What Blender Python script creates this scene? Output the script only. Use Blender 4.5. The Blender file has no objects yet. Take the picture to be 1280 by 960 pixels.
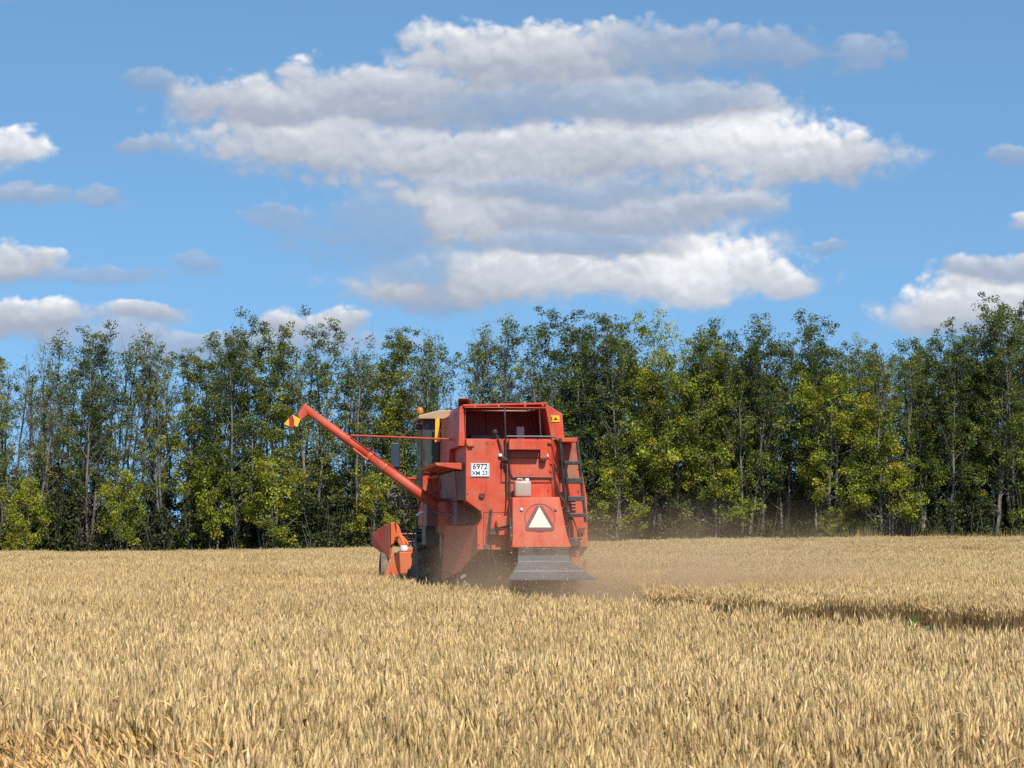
import bpy, bmesh, math, random
import numpy as np
from mathutils import Vector, Matrix

S = bpy.context.scene
COL = S.collection
R = math.radians

# ------------------------------------------------------------------ camera
cam_d = bpy.data.cameras.new('camera')
cam = bpy.data.objects.new('camera', cam_d)
COL.objects.link(cam)
cam.location = (0, 0, 1.65)
cam_d.sensor_width = 36
cam_d.lens = 36 * 2740 / 1280          # a phone's tele lens
cam.rotation_euler = (R(90 + 3.86), 0, 0)
cam_d.clip_start = 0.1
cam_d.clip_end = 5000
S.camera = cam

# ------------------------------------------------------------------ light
SUN = Vector((0.22, -0.60, 0.77)).normalized()      # towards the sun
sun_d = bpy.data.lights.new('sun', 'SUN')
sun_d.energy = 4.9
sun_d.angle = R(0.53)
sun_d.color = (1.0, 0.95, 0.87)
sun = bpy.data.objects.new('sun', sun_d)
COL.objects.link(sun)
sun.rotation_euler = SUN.to_track_quat('Z', 'Y').to_euler()
sun.location = (20, -40, 60)

S.view_settings.view_transform = 'Standard'
S.view_settings.look = 'None'
S.view_settings.exposure = 0.12
S.view_settings.gamma = 1.0
S.view_settings.use_curve_mapping = False
S.cycles.max_bounces = 5
S.cycles.diffuse_bounces = 3
S.cycles.glossy_bounces = 2
S.cycles.transmission_bounces = 4
S.cycles.transparent_max_bounces = 6
S.cycles.volume_bounces = 1
S.cycles.volume_step_rate = 1.0
S.cycles.use_denoising = False
S.cycles.caustics_reflective = False
S.cycles.caustics_refractive = False


# ------------------------------------------------------------------ node helpers
class NT:
    """Short calls for building node trees."""
    def __init__(self, tree):
        self.t = tree
        self.n = tree.nodes
        self.l = tree.links

    def new(self, typ, **kw):
        n = self.n.new(typ)
        for k, v in kw.items():
            setattr(n, k, v)
        return n

    def put(self, sock, v):
        if isinstance(v, bpy.types.NodeSocket):
            self.l.new(v, sock)
        elif v is not None:
            if sock.type == 'RGBA' and len(v) == 3:
                v = (*v, 1)
            sock.default_value = v

    def m(self, op, a, b=None, c=None, clamp=False):
        n = self.new('ShaderNodeMath', operation=op, use_clamp=clamp)
        for i, v in enumerate((a, b, c)):
            self.put(n.inputs[i], v)
        return n.outputs[0]

    def v(self, op, a, b=None, c=None):
        n = self.new('ShaderNodeVectorMath', operation=op)
        for i, x in enumerate((a, b, c)):
            if i < len(n.inputs):
                self.put(n.inputs[i], x)
        return n.outputs['Value'] if op in ('LENGTH', 'DOT_PRODUCT', 'DISTANCE') else n.outputs[0]

    def xyz(self, x, y, z):
        n = self.new('ShaderNodeCombineXYZ')
        for i, a in enumerate((x, y, z)):
            self.put(n.inputs[i], a)
        return n.outputs[0]

    def sep(self, vec):
        n = self.new('ShaderNodeSeparateXYZ')
        self.put(n.inputs[0], vec)
        return n.outputs

    def noise(self, vec, scale, detail=4, rough=0.5, lac=2.0, dist=0.0, col=False):
        n = self.new('ShaderNodeTexNoise')
        self.put(n.inputs['Vector'], vec)
        n.inputs['Scale'].default_value = scale
        n.inputs['Detail'].default_value = detail
        n.inputs['Roughness'].default_value = rough
        n.inputs['Lacunarity'].default_value = lac
        n.inputs['Distortion'].default_value = dist
        return n.outputs['Color' if col else 'Fac']

    def mix(self, f, a, b, blend='MIX'):
        n = self.new('ShaderNodeMix', data_type='RGBA', blend_type=blend)
        self.put(n.inputs[0], f)
        self.put(n.inputs[6], a)
        self.put(n.inputs[7], b)
        return n.outputs[2]

    def rng(self, x, a, b, c=0.0, d=1.0, smooth=True):
        n = self.new('ShaderNodeMapRange', interpolation_type='SMOOTHSTEP' if smooth else 'LINEAR')
        for i, v in enumerate((x, a, b, c, d)):
            self.put(n.inputs[i], v)
        return n.outputs[0]

    def ramp(self, x, stops):
        n = self.new('ShaderNodeValToRGB')
        self.put(n.inputs[0], x)
        e = n.color_ramp.elements
        while len(e) < len(stops):
            e.new(0.5)
        for el, (p, c) in zip(e, stops):
            el.position = p
            el.color = (*c, 1)
        return n.outputs[0]


# ------------------------------------------------------------------ sky and clouds
# Cumulus by azimuth (from +Y towards +X) and elevation in degrees:
# az, el, half width, height above centre, depth below centre, brightness, opacity
CLOUDS = [
    # upper deck of the large bank
    (0.4, 12.3, 3.8, 1.05, 1.3, .60, .92), (-3.2, 11.4, 4.4, .85, 1.2, .56, .90), (-6.4, 11.0, 2.6, .8, .85, .56, .75),
    (4.0, 12.5, 2.6, .85, .9, .44, .62), (6.6, 12.5, 1.9, .65, .8, .39, .42), (-9.4, 11.6, .9, .35, .5, .36, .38),
    (4.0, 11.1, 4.0, .8, .9, .46, .85), (-.5, 11.2, 5.0, .7, .7, .44, .9),
    # middle deck, bright on the right
    (0.3, 9.75, 8.2, 1.2, .9, .62, 1.0), (5.8, 10.0, 3.4, 1.35, .95, .86, 1.0), (-5.4, 10.1, 3.4, .95, .9, .68, .95),
    (7.9, 9.7, 2.3, .8, .75, .66, .9),
    # the grey body between the decks
    (.8, 8.9, 5.2, .6, .7, .45, .9), (2.0, 7.5, 4.6, .6, .6, .44, .9),
    # third deck
    (1.9, 8.2, 5.2, .75, .75, .52, .9), (-1.3, 8.3, 2.9, 1.15, 1.0, .72, .92), (4.6, 8.5, 2.8, .5, .5, .52, .7),
    (-3.4, 8.1, 2.2, 1.1, 1.3, .32, .38),
    # fourth, low bright heap
    (1.9, 6.55, 5.6, .95, .65, .74, 1.0), (4.7, 6.85, 2.3, 1.25, .9, .92, 1.0), (-1.0, 6.45, 3.0, .65, .6, .62, 1.0),
    (-2.8, 6.35, 1.6, .55, .5, .60, 1.0), (6.6, 6.6, 1.3, .75, .55, .76, .9), (-2.2, 6.6, 2.0, .9, .9, .36, .42),
    # right edge
    (12.0, 5.75, 3.0, .85, .8, .72, 1.0), (12.8, 6.6, 2.0, .5, .5, .50, .7), (15.5, 5.9, 2.6, 1.0, 1.0, .7, .95),
    (13.6, 8.0, .6, .35, .4, .66, .8), (13.0, 9.6, .8, .3, .35, .38, .45), (9.3, 12.3, .9, .6, .55, .38, .35), (12.2, 5.4, 2.4, .4, .5, .46, .9),
    # left edge
    (-13.3, 9.6, 1.4, .75, .55, .74, .95), (-12.4, 8.5, 1.3, .3, .28, .42, .6), (-10.8, 8.45, .8, .22, .2, .40, .45),
    (-13.3, 6.9, 1.7, .5, .5, .60, .85), (-10.8, 6.6, 2.2, .32, .3, .36, .55), (-9.5, 9.95, .8, .3, .3, .40, .42),
    (-6.2, 8.15, 1.1, .4, .35, .34, .36), (-12.4, 13.9, 1.8, .3, .4, .45, .6), (-8.2, 7.0, .7, .35, .4, .34, .3),
    # low bank above the trees
    (-12.6, 5.45, 2.2, .45, .6, .56, .95), (-11.9, 5.75, .8, .28, .3, .80, .9), (-9.4, 5.6, 1.1, .35, .4, .54, .8),
    (-6.1, 5.55, .8, .45, .5, .58, .85), (-4.4, 5.5, .8, .4, .5, .56, .8), (-8, 5.0, 5.5, .4, .6, .44, .6),
    (8.0, 7.5, .6, .22, .2, .38, .4),
]

world = bpy.data.worlds.new('World')
S.world = world
world.use_nodes = True
wt = NT(world.node_tree)
for n in list(wt.n):
    wt.n.remove(n)
SKY_STRENGTH = 0.148
tc = wt.new('ShaderNodeTexCoord').outputs['Generated']
dx, dy, dz = wt.sep(tc)
sky = wt.new('ShaderNodeTexSky', sky_type='NISHITA', sun_disc=False)
sky.sun_elevation = math.asin(SUN.z)
sky.sun_rotation = math.atan2(SUN.x, SUN.y)
sky.altitude = 300
sky.air_density = 1.0
sky.dust_density = 0.3
sky.ozone_density = 2.2
# the clear, dry air of the photograph: the blue stays deep almost to the horizon
lift = wt.m('MULTIPLY_ADD', wt.m('MAXIMUM', dz, 0.0), 0.9, 0.20)
wt.put(sky.inputs['Vector'], wt.v('NORMALIZE', wt.xyz(dx, dy, lift)))
blue = wt.mix(1.0, sky.outputs[0], (0.79, 1.025, 1.05), 'MULTIPLY')

az = wt.m('MULTIPLY', wt.m('ARCTAN2', dx, dy), 180 / math.pi)
el = wt.m('MULTIPLY', wt.m('ARCSINE', dz), 180 / math.pi)
p = wt.xyz(az, el, 0.0)
pn = wt.v('MULTIPLY', p, (0.55, 1.0, 1.0))
pb = wt.v('MULTIPLY', p, (0.85, 1.0, 1.0))
warp = wt.noise(pn, 0.55, 3, 0.55, col=True)
warp2 = wt.noise(pn, 1.9, 3, 0.6, col=True)
pw = wt.v('MULTIPLY_ADD', wt.v('SUBTRACT', warp, (.5, .5, .5)), (2.4, 1.0, 0), p)
pw = wt.v('MULTIPLY_ADD', wt.v('SUBTRACT', warp2, (.5, .5, .5)), (.8, .40, 0), pw)
K = 8.0
acc = None
for (ca, ce, rx, ru, rd, br, op) in CLOUDS:
    # each puff waits for the one before it: keeps the shader's working memory small
    src = pw if acc is None else wt.v('MULTIPLY_ADD', acc, (1e-12, 1e-12, 0), pw)
    q = wt.v('MULTIPLY_ADD', src, (1 / rx, 1 / ru, 0), (-ca / rx, -ce / ru, 0))
    s = wt.m('SUBTRACT', 1.0, wt.v('LENGTH', wt.v('MAXIMUM', q, wt.v('MULTIPLY', q, (-1, -ru / rd, 0)))))
    W = wt.m('POWER', math.exp(K), s)
    vec = wt.v('MULTIPLY_ADD', q, (0, 1, 0), (1, 0, br))
    if acc is None:
        acc = wt.v('MULTIPLY', vec, W)
    else:
        acc = wt.v('MULTIPLY_ADD', vec, W, acc)
accW, accH, accB = wt.sep(acc)
accW = wt.m('MAXIMUM', accW, 1e-6)
dens = wt.m('DIVIDE', wt.m('LOGARITHM', accW, math.e), K)
hgt = wt.m('DIVIDE', accH, accW)
brt = wt.m('DIVIDE', accB, accW)
opa = wt.rng(brt, .28, .60, .36, 1.0)
def billow(vec):
    """rounded heaps with creases between them"""
    big = wt.m('ABSOLUTE', wt.m('MULTIPLY_ADD', wt.noise(vec, .75, 1, .5), 2, -1))
    mid = wt.m('ABSOLUTE', wt.m('MULTIPLY_ADD', wt.noise(vec, 1.9, 2, .5), 2, -1))
    return wt.m('MULTIPLY_ADD', mid, .55, big)


f0 = billow(pb)
f1 = billow(wt.v('ADD', pb, (0.07, 0.20, 0)))
soft = wt.noise(pn, .5, 3, .5)
fine = wt.noise(pb, 2.8, 6, 0.62)
edge = wt.m('MULTIPLY_ADD', wt.m('SUBTRACT', f0, 0.30), 0.85, dens)
edge = wt.m('MULTIPLY_ADD', wt.m('SUBTRACT', soft, 0.5), 0.7, edge)
edge = wt.m('MULTIPLY_ADD', wt.m('SUBTRACT', fine, 0.5), 0.42, edge)
crisp = wt.m('MULTIPLY', wt.rng(hgt, -.1, .7), .6)
alpha = wt.m('MULTIPLY', wt.rng(edge, wt.m('MULTIPLY_ADD', crisp, .22, -.22), wt.m('MULTIPLY_ADD', crisp, -.22, .44)), opa)
relief = wt.m('MULTIPLY', wt.m('SUBTRACT', f0, f1), wt.m('MULTIPLY_ADD', crisp, .34, .26))
lit = wt.m('MULTIPLY_ADD', wt.m('MINIMUM', wt.m('MAXIMUM', hgt, -1.0), 1.0), 0.34, wt.m('SUBTRACT', brt, .12))
lit = wt.m('ADD', lit, relief)
lit = wt.m('MULTIPLY_ADD', wt.m('SUBTRACT', soft, 0.5), 0.30, lit)
lit = wt.m('MULTIPLY_ADD', wt.m('SUBTRACT', fine, 0.5), 0.20, lit, clamp=True)
ccol = wt.ramp(lit, [(0.0, (.28, .345, .47)), (0.35, (.395, .44, .53)), (0.68, (.61, .645, .705)), (1.0, (.97, .975, .98))])
ccol = wt.v('SCALE', ccol)
ccol.node.inputs['Scale'].default_value = 1 / SKY_STRENGTH
front = wt.rng(el, 0.2, 3.0)
final = wt.mix(wt.m('MULTIPLY', alpha, front), blue, ccol)
bg = wt.new('ShaderNodeBackground')
wt.put(bg.inputs['Color'], final)
bg.inputs['Strength'].default_value = SKY_STRENGTH
wo = wt.new('ShaderNodeOutputWorld')
wt.l.new(bg.outputs[0], wo.inputs[0])
world.cycles.sampling_method = 'MANUAL'
world.cycles.sample_map_resolution = 512


# ------------------------------------------------------------------ object helpers
def mat(name):
    m = bpy.data.materials.new(name)
    m.use_nodes = True
    t = NT(m.node_tree)
    b = t.n['Principled BSDF']
    return m, t, b


def tag(o, label=None, cat=None, group=None, kind=None):
    if label:
        o['label'] = label
    if cat:
        o['category'] = cat
    if group:
        o['group'] = group
    if kind:
        o['kind'] = kind
    return o


def link(name, me, parent=None):
    o = bpy.data.objects.new(name, me)
    COL.objects.link(o)
    if parent:
        o.parent = parent
    return o


def mesh_np(name, V, F, mats=(), matidx=None, attrs=None, smooth=False):
    """V (n,3); F list of (k,m) index arrays with the same m each."""
    me = bpy.data.meshes.new(name)
    V = np.asarray(V, np.float32)
    me.vertices.add(len(V))
    me.vertices.foreach_set('co', V.ravel())
    loops = np.concatenate([f.ravel() for f in F]).astype(np.int32)
    sizes = np.concatenate([np.full(len(f), f.shape[1], np.int32) for f in F])
    starts = np.concatenate([[0], np.cumsum(sizes)[:-1]]).astype(np.int32)
    me.loops.add(len(loops))
    me.loops.foreach_set('vertex_index', loops)
    me.polygons.add(len(sizes))
    me.polygons.foreach_set('loop_start', starts)
    me.polygons.foreach_set('loop_total', sizes)
    if matidx is not None:
        me.polygons.foreach_set('material_index', np.asarray(matidx, np.int32))
    if smooth:
        me.polygons.foreach_set('use_smooth', np.ones(len(sizes), bool))
    for m in mats:
        me.materials.append(m)
    for k, a in (attrs or {}).items():
        at = me.attributes.new(k, 'FLOAT_COLOR', 'POINT')
        c = np.ones((len(V), 4), np.float32)
        c[:, :3] = a
        at.data.foreach_set('color', c.ravel())
    me.update(calc_edges=True)
    me.validate()
    return me


def ground_z(x, y):
    t = np.clip((np.asarray(y, float) - 36) / 84, 0, 1.6)
    s = t * t * (3 - 2 * np.minimum(t, 1)) if np.ndim(t) == 0 else t * t * (3 - 2 * np.minimum(t, 1))
    return np.minimum(s, 1.0) * (0.13 + 0.42 * np.tanh((np.asarray(x, float) + 1) / 14))

# ------------------------------------------------------------------ ground
def field_edge(x):
    """Far edge of the wheat (y) at x: the belt stands just behind it."""
    return 116.5 + 0.6 * np.sin(np.asarray(x) * 0.21) + 0.4 * np.sin(np.asarray(x) * 0.53 + 1)


# the strip the harvester has already cut: near edge and far edge as (x, y) points
LANE_NEAR = [(-2.25, 40.6), (-1.25, 33.5), (-.6, 30.6), (0.9, 27.2), (2.1, 22.6), (3.4, 18.6), (5.0, 15.4), (8.0, 11.5)]
LANE_FAR = [(1.55, 40.9), (1.6, 35.5), (2.4, 32.2), (3.9, 28.2), (5.6, 24.8), (8.3, 21.0), (11.5, 16.5)]


def inside(px, py, poly):
    px, py = np.asarray(px), np.asarray(py)
    r = np.zeros(px.shape, bool)
    j = len(poly) - 1
    for i in range(len(poly)):
        xi, yi = poly[i]
        xj, yj = poly[j]
        if yi != yj:
            c = ((yi > py) != (yj > py)) & (px < (xj - xi) * (py - yi) / (yj - yi) + xi)
            r ^= c
        j = i
    return r


LANE = LANE_NEAR + LANE_FAR[::-1]

gm, t, b = mat('field_soil')
pos = t.new('ShaderNodeNewGeometry').outputs['Position']
n1 = t.noise(pos, 0.7, 6, .6)
n2 = t.noise(pos, 22, 5, .65)
c = t.mix(t.rng(n2, .35, .65), (.12, .078, .042), (.34, .24, .12))
t.put(b.inputs['Base Color'], t.mix(t.rng(n1, .35, .7), c, (.20, .14, .075)))
b.inputs['Roughness'].default_value = 0.95
bmp = t.new('ShaderNodeBump')
bmp.inputs['Distance'].default_value = 0.04
t.put(bmp.inputs['Height'], n2)
t.put(b.inputs['Normal'], bmp.outputs[0])

xs = np.concatenate([[-2500, -900, -300, -120, -70], np.arange(-50, 50.1, 2), [70, 120, 300, 900, 2500]])
ys = np.concatenate([[-2500, -600, -100, -20], np.arange(-4, 150, 2), [170, 220, 350, 800, 2500]])
GX, GY = np.meshgrid(xs, ys)
gv = np.stack([GX, GY, ground_z(GX, GY)], -1).reshape(-1, 3)
nx = len(xs)
ii = (np.arange(len(ys) - 1)[:, None] * nx + np.arange(nx - 1)[None]).ravel()
gf = np.stack([ii, ii + 1, ii + nx + 1, ii + nx], 1)
tag(link('ground', mesh_np('ground', gv, [gf], [gm], smooth=True)), kind='structure')

# ------------------------------------------------------------------ wheat
wm, t, b = mat('ripe_wheat')
tint = t.new('ShaderNodeAttribute', attribute_name='tint').outputs['Color']
oi = t.new('ShaderNodeObjectInfo')
pos = t.new('ShaderNodeNewGeometry').outputs['Position']
patch = t.noise(pos, 0.16, 3, .5)
base = t.mix(t.rng(patch, .35, .68, 0, .55), tint, t.mix(1.0, tint, (.80, .74, .62), 'MULTIPLY'))
base = t.mix(1.0, base, t.ramp(oi.outputs['Random'], [(0, (.9, .88, .84)), (1, (1.06, 1.05, 1.04))]), 'MULTIPLY')
t.put(b.inputs['Base Color'], base)
b.inputs['Roughness'].default_value = 0.55
b.inputs['Specular IOR Level'].default_value = 0.35
tr = t.new('ShaderNodeBsdfTranslucent')
t.put(tr.inputs[0], base)
mx = t.new('ShaderNodeMixShader')
mx.inputs[0].default_value = 0.13
t.l.new(b.outputs[0], mx.inputs[1])
t.l.new(tr.outputs[0], mx.inputs[2])
t.l.new(mx.outputs[0], t.n['Material Output'].inputs[0])

EAR = np.array([.90, .655, .315])
STALK = np.array([.36, .245, .110])


def wheat_clump(rng, side, n, lod, height=0.82, cut=False, lodged=False):
    """A square tuft of n stems: curved stalk, dry leaves, bristled ear."""
    V, F4, F3, T = [], [], [], []

    def add(vs, f4, f3, col):
        o = len(V)
        V.extend(vs)
        T.extend([col] * len(vs) if np.ndim(col) == 1 else col)
        F4.extend([[o + a for a in f] for f in f4])
        F3.extend([[o + a for a in f] for f in f3])

    for _ in range(n):
        x, y = rng.uniform(-side / 2, side / 2, 2)
        if cut:
            h = rng.uniform(.10, .19)
        else:
            h = height * rng.normal(.88, .06)
        a = rng.uniform(0, 2 * math.pi)
        lean = abs(rng.normal(0, .045)) + .008
        nod = rng.choice([rng.uniform(.02, .35), rng.uniform(.3, .9), rng.uniform(.9, 1.8)], p=[.74, .22, .04])
        if lodged:
            a = rng.normal(2.6, .7)
            lean = rng.uniform(.1, .5)
            h *= rng.uniform(.95, 1.12)
            nod = rng.uniform(.3, 1.3)
        dr = np.array([math.cos(a), math.sin(a), 0])
        sd = np.array([-dr[1], dr[0], 0])
        col = STALK * rng.uniform(.75, 1.2)
        tone = rng.choice([rng.uniform(.42, .78), rng.uniform(.82, 1.1)], p=[.33, .67])
        ecol = EAR * tone * np.array([1, rng.uniform(.94, 1.02), rng.uniform(.84, 1.06)]) * (np.array([.86, .74, .58]) if lodged else 1)
        w = .0017 if lod == 0 else (.003 if lod == 1 else .006)
        p0 = np.array([x, y, 0.])
        p1 = p0 + dr * lean * h * .4 + np.array([0, 0, h * .55])
        p2 = p0 + dr * lean * h * 1.0 + np.array([0, 0, h * (1 - lean * .35)])
        pts = [p0, p1, p2]
        if lod == 2:
            vs = [p1 - sd * w, p1 + sd * w, p2 - sd * w, p2 + sd * w]
            add(vs, [[0, 1, 3, 2]], [], col)
        else:
            vs, f = [], []
            for i, q in enumerate(pts):
                for k in range(3):
                    an = k * 2.094 + a
                    vs.append(q + np.array([math.cos(an), math.sin(an), 0]) * w * 1.25)
                if i:
                    for k in range(3):
                        f.append([(i - 1) * 3 + k, (i - 1) * 3 + (k + 1) % 3, i * 3 + (k + 1) % 3, i * 3 + k])
            add(vs, f, [], col)
        # dry leaves hanging off the stalk
        if lod < 2 and rng.random() < (.8 if not cut else .3):
            for _k in range(2 if lod == 0 else 1):
                la = rng.uniform(0, 6.283)
                ld = np.array([math.cos(la), math.sin(la), 0])
                ls = np.array([-ld[1], ld[0], 0])
                zz = h * rng.uniform(.2, .68)
                L = rng.uniform(.06, .14) if not cut else .06
                q0 = p0 + dr * lean * zz + np.array([0, 0, zz])
                q1 = q0 + ld * L * .5 + np.array([0, 0, L * .45])
                q2 = q0 + ld * L + np.array([0, 0, L * rng.uniform(-.6, .3)])
                lw = rng.uniform(.003, .006)
                add([q0 - ls * lw * .6, q0 + ls * lw * .6, q1 - ls * lw, q1 + ls * lw, q2], [[0, 1, 3, 2]], [[2, 3, 4]],
                    STALK * rng.uniform(.8, 1.5))
        if cut:
            continue
        # ear: a bent spindle with rows of grains
        L = rng.uniform(.040, .062)
        rad = rng.uniform(.0048, .0070) * (1 if lod < 2 else 1.35)
        nr, ns = ((7, 6), (4, 4), (3, 3))[lod]
        q = p2.copy()
        an0 = lean * .9
        ring_axis = []
        vs, cs, f4, f3 = [], [], [], []
        prof = lambda u: max(.10, (math.sin(math.pi * min(1, u * .80 + .17)) ** .75))
        for i in range(nr):
            u = i / (nr - 1)
            ang = an0 + nod * (.25 + .75 * u)
            ax = dr * math.sin(ang) + np.array([0, 0, math.cos(ang)])
            up = np.cross(sd, ax)
            if i:
                q = q + ax * L / (nr - 1)
            rr = rad * prof(u) * (1.0 if lod else (1.12 if i % 2 else .84))
            for k in range(ns):
                th = k * 2 * math.pi / ns
                vs.append(q + sd * math.cos(th) * rr * 1.25 + up * math.sin(th) * rr)
                cs.append(ecol * (rng.uniform(.80, 1.14) if lod == 0 else 1))
            if i:
                for k in range(ns):
                    f4.append([(i - 1) * ns + k, (i - 1) * ns + (k + 1) % ns, i * ns + (k + 1) % ns, i * ns + k])
            ring_axis.append((q.copy(), ax, up))
        add(vs, f4, f3, cs)
        # bristles
        nb = (13, 5, 2)[lod]
        for k in range(nb):
            u = rng.uniform(.15, 1)
            q0, ax, up = ring_axis[min(nr - 1, int(u * nr))]
            th = rng.uniform(0, 6.283)
            out = sd * math.cos(th) + up * math.sin(th)
            d = ax + out * rng.uniform(.06, .24)
            d /= np.linalg.norm(d)
            bl = rng.uniform(.02, .05)
            s = np.cross(d, out)
            s /= np.linalg.norm(s) + 1e-9
            bw = (.0008, .0022, .0055)[lod]
            e = q0 + out * rad * .7
            add([e - s * bw, e + s * bw, e + d * bl + dr * .012 * nod], [], [[0, 1, 2]], ecol * rng.uniform(.85, 1.12))
    F = []
    if F4:
        F.append(np.array(F4))
    if F3:
        F.append(np.array(F3))
    return mesh_np('wheat_tuft', np.array(V), F, [wm], attrs={'tint': np.array(T)})


rg = np.random.default_rng(11)
PROTO = []
for i in range(8):
    PROTO.append(wheat_clump(rg, .5, 190, 0))                 # 0-7
for i in range(5):
    PROTO.append(wheat_clump(rg, 1.0, 480, 1))                # 8-12
for i in range(3):
    PROTO.append(wheat_clump(rg, 2.0, 1150, 2))               # 13-15
for i in range(3):
    PROTO.append(wheat_clump(rg, .5, 160, 0, lodged=True))     # 16-18
for i in range(3):
    PROTO.append(wheat_clump(rg, .5, 70, 1, cut=True))        # 19-21
pcol = bpy.data.collections.new('wheat_tufts')
for i, me in enumerate(PROTO):
    o = bpy.data.objects.new('wheat_tuft_%02d' % i, me)
    pcol.objects.link(o)


def vnoise(x, y, s, seed):
    """cheap smooth value noise"""
    r = np.random.default_rng(seed)
    g = r.random((64, 64))
    u, v = np.asarray(x) / s + 20, np.asarray(y) / s + 20
    i, j = np.floor(u).astype(int), np.floor(v).astype(int)
    fu, fv = u - i, v - j
    fu, fv = fu * fu * (3 - 2 * fu), fv * fv * (3 - 2 * fv)
    G = lambda a, b_: g[a % 64, b_ % 64]
    return (G(i, j) * (1 - fu) + G(i + 1, j) * fu) * (1 - fv) + (G(i, j + 1) * (1 - fu) + G(i + 1, j + 1) * fu) * fv


def tiles(y0, y1, s):
    out = []
    for y in np.arange(y0, y1, s):
        half = 0.2345 * (y + s) + 3.0 + 0.03 * y
        x = np.arange(-math.ceil(half / s) * s, half, s)
        out.append(np.stack([x + s / 2, np.full_like(x, y + s / 2)], 1))
    return np.concatenate(out)


PT, ROT, SCL, IDX = [], [], [], []


def scatter(P, lo, hi, s):
    for (x, y) in P:
        lodge = 0.0
        k = int(rg.integers(lo, hi))
        hgt = 0.93 + .16 * vnoise(x, y, 2.6, 5) + .05 * vnoise(x, y, .8, 6)
        if lo == 0:
            ld = 1.2 * math.exp(-(((x + 1.75) / .75) ** 2 + ((y - 8.5) / 1.1) ** 2)) \
                + .9 * math.exp(-(((x + .45) / .30) ** 2 + ((y - 7.9) / .35) ** 2)) + .8 * (vnoise(x, y, 1.0, 9) - .45)
            if ld > .55:
                k = int(rg.integers(16, 19))
                lodge = 1
        PT.append((x, y, float(ground_z(x, y))))
        rz = (rg.integers(0, 4) * math.pi / 2 if not lodge else rg.normal(0, .25)) + rg.normal(0, .06)
        ROT.append((rg.normal(0, .03), rg.normal(0, .03), rz))
        SCL.append((1.04, 1.04, hgt * rg.uniform(.97, 1.03)))
        IDX.append(k)


A = tiles(2.0, 26.0, .5)
B = tiles(26.0, 46.0, .5)
Cc = tiles(46.0, 64.0, 1.0)
D_ = tiles(64.0, 119.0, 2.0)


def lane(P):
    j = np.stack([vnoise(P[:, 0], P[:, 1], .9, 31) - .5, vnoise(P[:, 0], P[:, 1], .9, 32) - .5], 1)
    return inside(P[:, 0] + j[:, 0] * .9, P[:, 1] + j[:, 1] * 1.4, LANE)


scatter(A[~lane(A)], 0, 8, .5)
scatter(B[~lane(B)], 0, 8, .5)
scatter(Cc, 8, 13, 1.0)
scatter(D_[D_[:, 1] < field_edge(D_[:, 0]) - .6], 13, 16, 2.0)


def tuft_field(name, PT, ROT, SCL, IDX):
    me = bpy.data.meshes.new(name)
    me.vertices.add(len(PT))
    me.vertices.foreach_set('co', np.array(PT, np.float32).ravel())
    for nm, dat in (('rot', ROT), ('scl', SCL)):
        at = me.attributes.new(nm, 'FLOAT_VECTOR', 'POINT')
        at.data.foreach_set('vector', np.array(dat, np.float32).ravel())
    at = me.attributes.new('idx', 'INT', 'POINT')
    at.data.foreach_set('value', np.array(IDX, np.int32))
    me.materials.append(wm)
    o = link(name, me)
    ng = bpy.data.node_groups.new(name, 'GeometryNodeTree')
    ng.interface.new_socket('Geometry', in_out='INPUT', socket_type='NodeSocketGeometry')
    ng.interface.new_socket('Geometry', in_out='OUTPUT', socket_type='NodeSocketGeometry')
    g = NT(ng)
    gi, go = g.new('NodeGroupInput'), g.new('NodeGroupOutput')
    ci = g.new('GeometryNodeCollectionInfo')
    ci.inputs['Collection'].default_value = pcol
    ci.inputs['Separate Children'].default_value = True
    ci.inputs['Reset Children'].default_value = True
    ip = g.new('GeometryNodeInstanceOnPoints')

    def attr(nm, ty):
        n = g.new('GeometryNodeInputNamedAttribute', data_type=ty)
        n.inputs['Name'].default_value = nm
        return n.outputs['Attribute']
    g.l.new(gi.outputs[0], ip.inputs['Points'])
    g.l.new(ci.outputs[0], ip.inputs['Instance'])
    ip.inputs['Pick Instance'].default_value = True
    g.l.new(attr('idx', 'INT'), ip.inputs['Instance Index'])
    g.l.new(attr('rot', 'FLOAT_VECTOR'), ip.inputs['Rotation'])
    g.l.new(attr('scl', 'FLOAT_VECTOR'), ip.inputs['Scale'])
    g.l.new(ip.outputs[0], go.inputs[0])
    md = o.modifiers.new('scatter', 'NODES')
    md.node_group = ng
    return o


wheat = tuft_field('wheat', PT, ROT, SCL, IDX)
tag(wheat, 'ripe golden wheat with bristled ears standing across the whole field', 'wheat', kind='stuff')
PT, ROT, SCL, IDX = [], [], [], []
AB = np.concatenate([A, B])
scatter(AB[lane(AB)], 19, 22, .5)
tag(tuft_field('stubble', PT, ROT, SCL, IDX), 'short cut straw stubble left in the harvested strip behind the combine', 'stubble', kind='stuff')

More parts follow.
